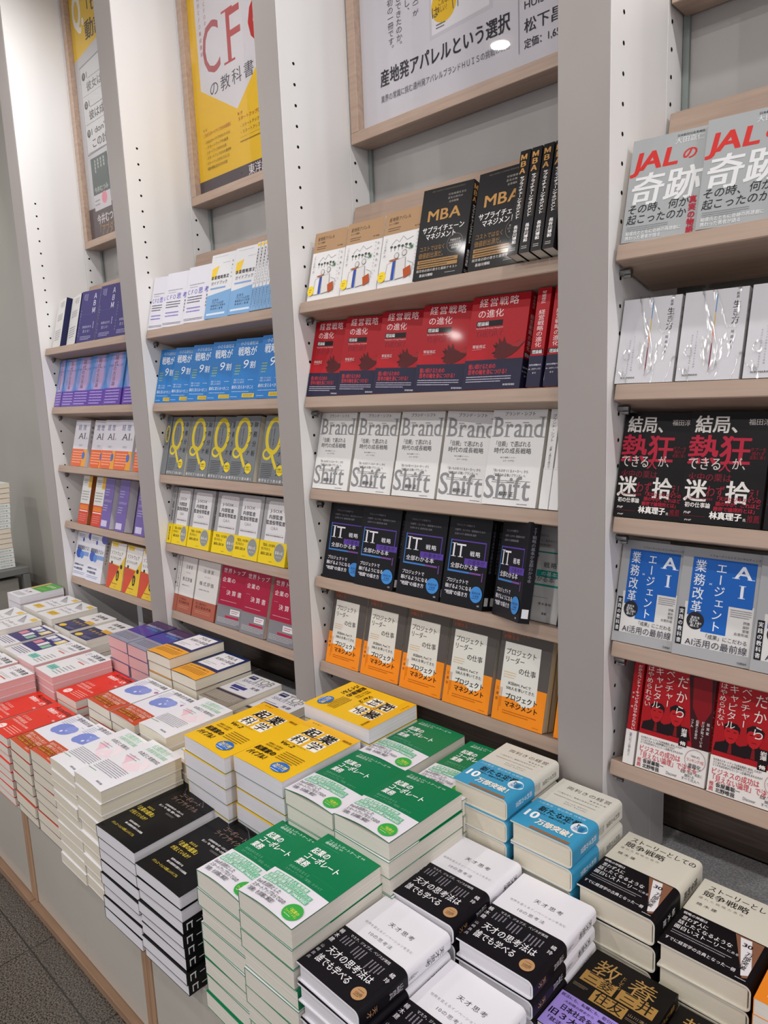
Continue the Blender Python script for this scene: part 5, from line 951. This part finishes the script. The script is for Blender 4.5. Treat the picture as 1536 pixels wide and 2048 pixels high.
    S(D['mna'], -1.826, .942, -.708, 'back-row %s pile, left one', seed=48, yaw=.8, w=.124, bow=.003)
    S(D['violet'], -1.950, .942, -.715, 'back-row %s pile, right one', seed=49, w=.117, h=.170)
    S(D['violet'], -2.074, .942, -.714, 'back-row %s pile, left one', seed=50, w=.121, h=.172)
    S(D['fs_white'], -2.205, .942, -.83, 'low back-row %s pile', seed=51, jx=.001, h=.172)
    S(D['fs_navy'], -2.370, .942, -.772, 'back-row %s pile, right one', seed=52, yaw=.6, h=.172)
    S(D['fs_navy'], -2.500, .942, -.765, 'back-row %s pile, left one', seed=53, h=.172)
    S(D['cone'], -2.654, .942, -.752, 'back-row %s pile, right one', seed=54, yaw=.5, h=.172)
    S(D['cone'], -2.786, .942, -.748, 'back-row %s pile, left one', seed=55, h=.172)
    S(D['leaf'], -2.950, .942, -.722, 'back-row %s pile', seed=56, yaw=1, h=.172)

def add_wraps():
    """crinkled clear film round the white books on the right bay's second shelf"""
    g = bpy.data.materials.new('clear_film'); g.use_nodes = True; nt = g.node_tree; nt.nodes.clear()
    N = nt.nodes.new; o = N('ShaderNodeOutputMaterial'); mx = N('ShaderNodeMixShader'); tr = N('ShaderNodeBsdfTransparent'); gs = N('ShaderNodeBsdfGlossy'); gs.inputs['Roughness'].default_value = .2
    lw = N('ShaderNodeLayerWeight'); lw.inputs['Blend'].default_value = .25
    tc = N('ShaderNodeTexCoord'); mp = N('ShaderNodeMapping'); mp.inputs['Scale'].default_value = (30, 30, 9); mp.inputs['Rotation'].default_value = (0, .35, 0)
    t = N('ShaderNodeTexNoise'); t.inputs['Scale'].default_value = .8; t.inputs['Detail'].default_value = 1; t.inputs['Distortion'].default_value = 1.0
    bp = N('ShaderNodeBump'); bp.inputs['Strength'].default_value = 1; bp.inputs['Distance'].default_value = .02
    L = nt.links.new
    L(tc.outputs['Object'], mp.inputs['Vector']); L(mp.outputs['Vector'], t.inputs['Vector']); L(t.outputs['Fac'], bp.inputs['Height']); L(bp.outputs['Normal'], gs.inputs['Normal']); L(bp.outputs['Normal'], lw.inputs['Normal'])
    t2 = N('ShaderNodeTexNoise'); t2.inputs['Scale'].default_value = .55; t2.inputs['Detail'].default_value = 3; t2.inputs['Distortion'].default_value = 1.2
    cr = N('ShaderNodeValToRGB'); e = cr.color_ramp.elements; e[0].position = .485; e[0].color = (0, 0, 0, 1); e[1].position = .515; e[1].color = (0, 0, 0, 1); q = e.new(.5); q.color = (1, 1, 1, 1)
    L(mp.outputs['Vector'], t2.inputs['Vector']); L(t2.outputs['Fac'], cr.inputs['Fac'])
    mt = N('ShaderNodeMath'); mt.operation = 'MULTIPLY_ADD'; mt.inputs[1].default_value = .08; L(lw.outputs['Fresnel'], mt.inputs[0])
    m2 = N('ShaderNodeMath'); m2.operation = 'MULTIPLY'; m2.inputs[1].default_value = .55; L(cr.outputs['Color'], m2.inputs[0]); L(m2.outputs[0], mt.inputs[2])
    L(mt.outputs[0], mx.inputs[0]); L(tr.outputs[0], mx.inputs[1]); L(gs.outputs[0], mx.inputs[2]); L(mx.outputs[0], o.inputs['Surface'])
    d = D['iki']; rr = random.Random(3); mb = MB(); nx, nz = 14, 18; w, h, tt = d.w + .003, d.h + .004, d.t
    def sheet(y, sg):
        i0 = len(mb.v)
        for j in range(nz + 1):
            for i in range(nx + 1):
                e = 0 if i in (0, nx) or j in (0, nz) else rr.uniform(0, .0018)
                mb.v.append((-w / 2 + w * i / nx, y + sg * e, -.0005 + h * j / nz))
        for j in range(nz):
            for i in range(nx):
                a = i0 + j * (nx + 1) + i; mb.f.append((a, a + 1, a + nx + 2, a + nx + 1)); mb.m.append(mb.mi(g))
        return i0
    a = sheet(-.0008, -1); b = sheet(tt + .0008, 1); st = nx + 1
    for j in range(nz):
        for i in (0, nx): mb.f.append((a + j * st + i, a + (j + 1) * st + i, b + (j + 1) * st + i, b + j * st + i)); mb.m.append(0)
    for i in range(nx):
        mb.f.append((a + nz * st + i, a + nz * st + i + 1, b + nz * st + i + 1, b + nz * st + i)); mb.m.append(0)
    me = mb.mesh('wrap')
    for p in me.polygons: p.use_smooth = True
    for o_ in [o_ for o_ in col.objects if o_.get('group') == 'iki copies, right bay' and 'tucked' not in o_['label']]:
        q = link('plastic_wrap', me, o_); q['label'] = 'crinkled clear plastic film'

def build_books():
    rest = MB()
    for i, (a, k) in enumerate(SPEC):
        if KEEP is None or i in KEEP:
            make_book(*a, **k)
            continue
        d, loc, rot = a[0], a[1], a[2]; s = k.get('scale', (1, 1, 1))
        M = Matrix.Translation(loc) @ Euler(rot, 'ZYX').to_matrix().to_4x4() @ Matrix.Diagonal((*s, 1))
        for me in d.geom(0, 0, True):
            if not me: continue
            i0 = len(rest.v); rest.v += [tuple(M @ v.co) for v in me.vertices]
            mi = [rest.mi(m) for m in me.materials]
            for p in me.polygons: rest.f.append(tuple(i0 + v for v in p.vertices)); rest.m.append(mi[p.material_index])
    if rest.v:
        o = rest.obj('books'); o['kind'] = 'stuff'; tag(o, 'remaining copies of the books, low in the piles and tucked behind others', 'books')

# ------------------------------------------------------------------ build everything
def collect(els, need):
    for e in els:
        if e[0] in 'TV': 
            for ch in e[1]: need.add((ch, e[7] if e[0] == 'T' and len(e) > 7 else (e[7] if e[0] == 'V' and len(e) > 7 else 0)))
need = set()
for d in D.values():
    collect(d.front, need); collect(d.spine, need)
    if d.obi: collect(d.obi[2], need); collect(d.obi[3], need)
for b_ in BAYS: collect(poster_els(b_), need)
prepare_glyphs(need)
build_room(); build_uprights(); build_shelves(); build_posters(); build_lamps(); build_counter(); build_far_table()
fill_shelves(); fill_counter()
KEEP = {n for r in '0-17 19 21 23 25 28-36 38-40 43 46 50-51 54-57 60 63-64 66-67 69 73 77 81 85-86 89-93 95 98-103 106-111 113-114 116 118-119 122 124-125 128 132-133 137 141-142 146 151 154 158 162-164 167 170 172 174-175 177 179 181 183 186-187 189 192 194 197 200 202-204 206-208 211 214 217 220-221 223 225-227 229-230 232-237 239 246-249 256 263-264 270-272 275-289 297-300 309-311 320-321 332-368 378-379 388-404 413-414 422-432 440 448-449 458-460 472 481-483 494 505 516 528 540 555-557 561-563 569-571 578-580 588 595 604-605 624-628 634-638 648-649 660 672 681-682 691-693 700-702 709-711 729-731 741 752-753 765 775-776'.split() for n in range(int(r.split('-')[0]), int(r.split('-')[-1]) + 1)}   # the 300 copies that show; the rest become one mesh
build_books(); add_wraps()
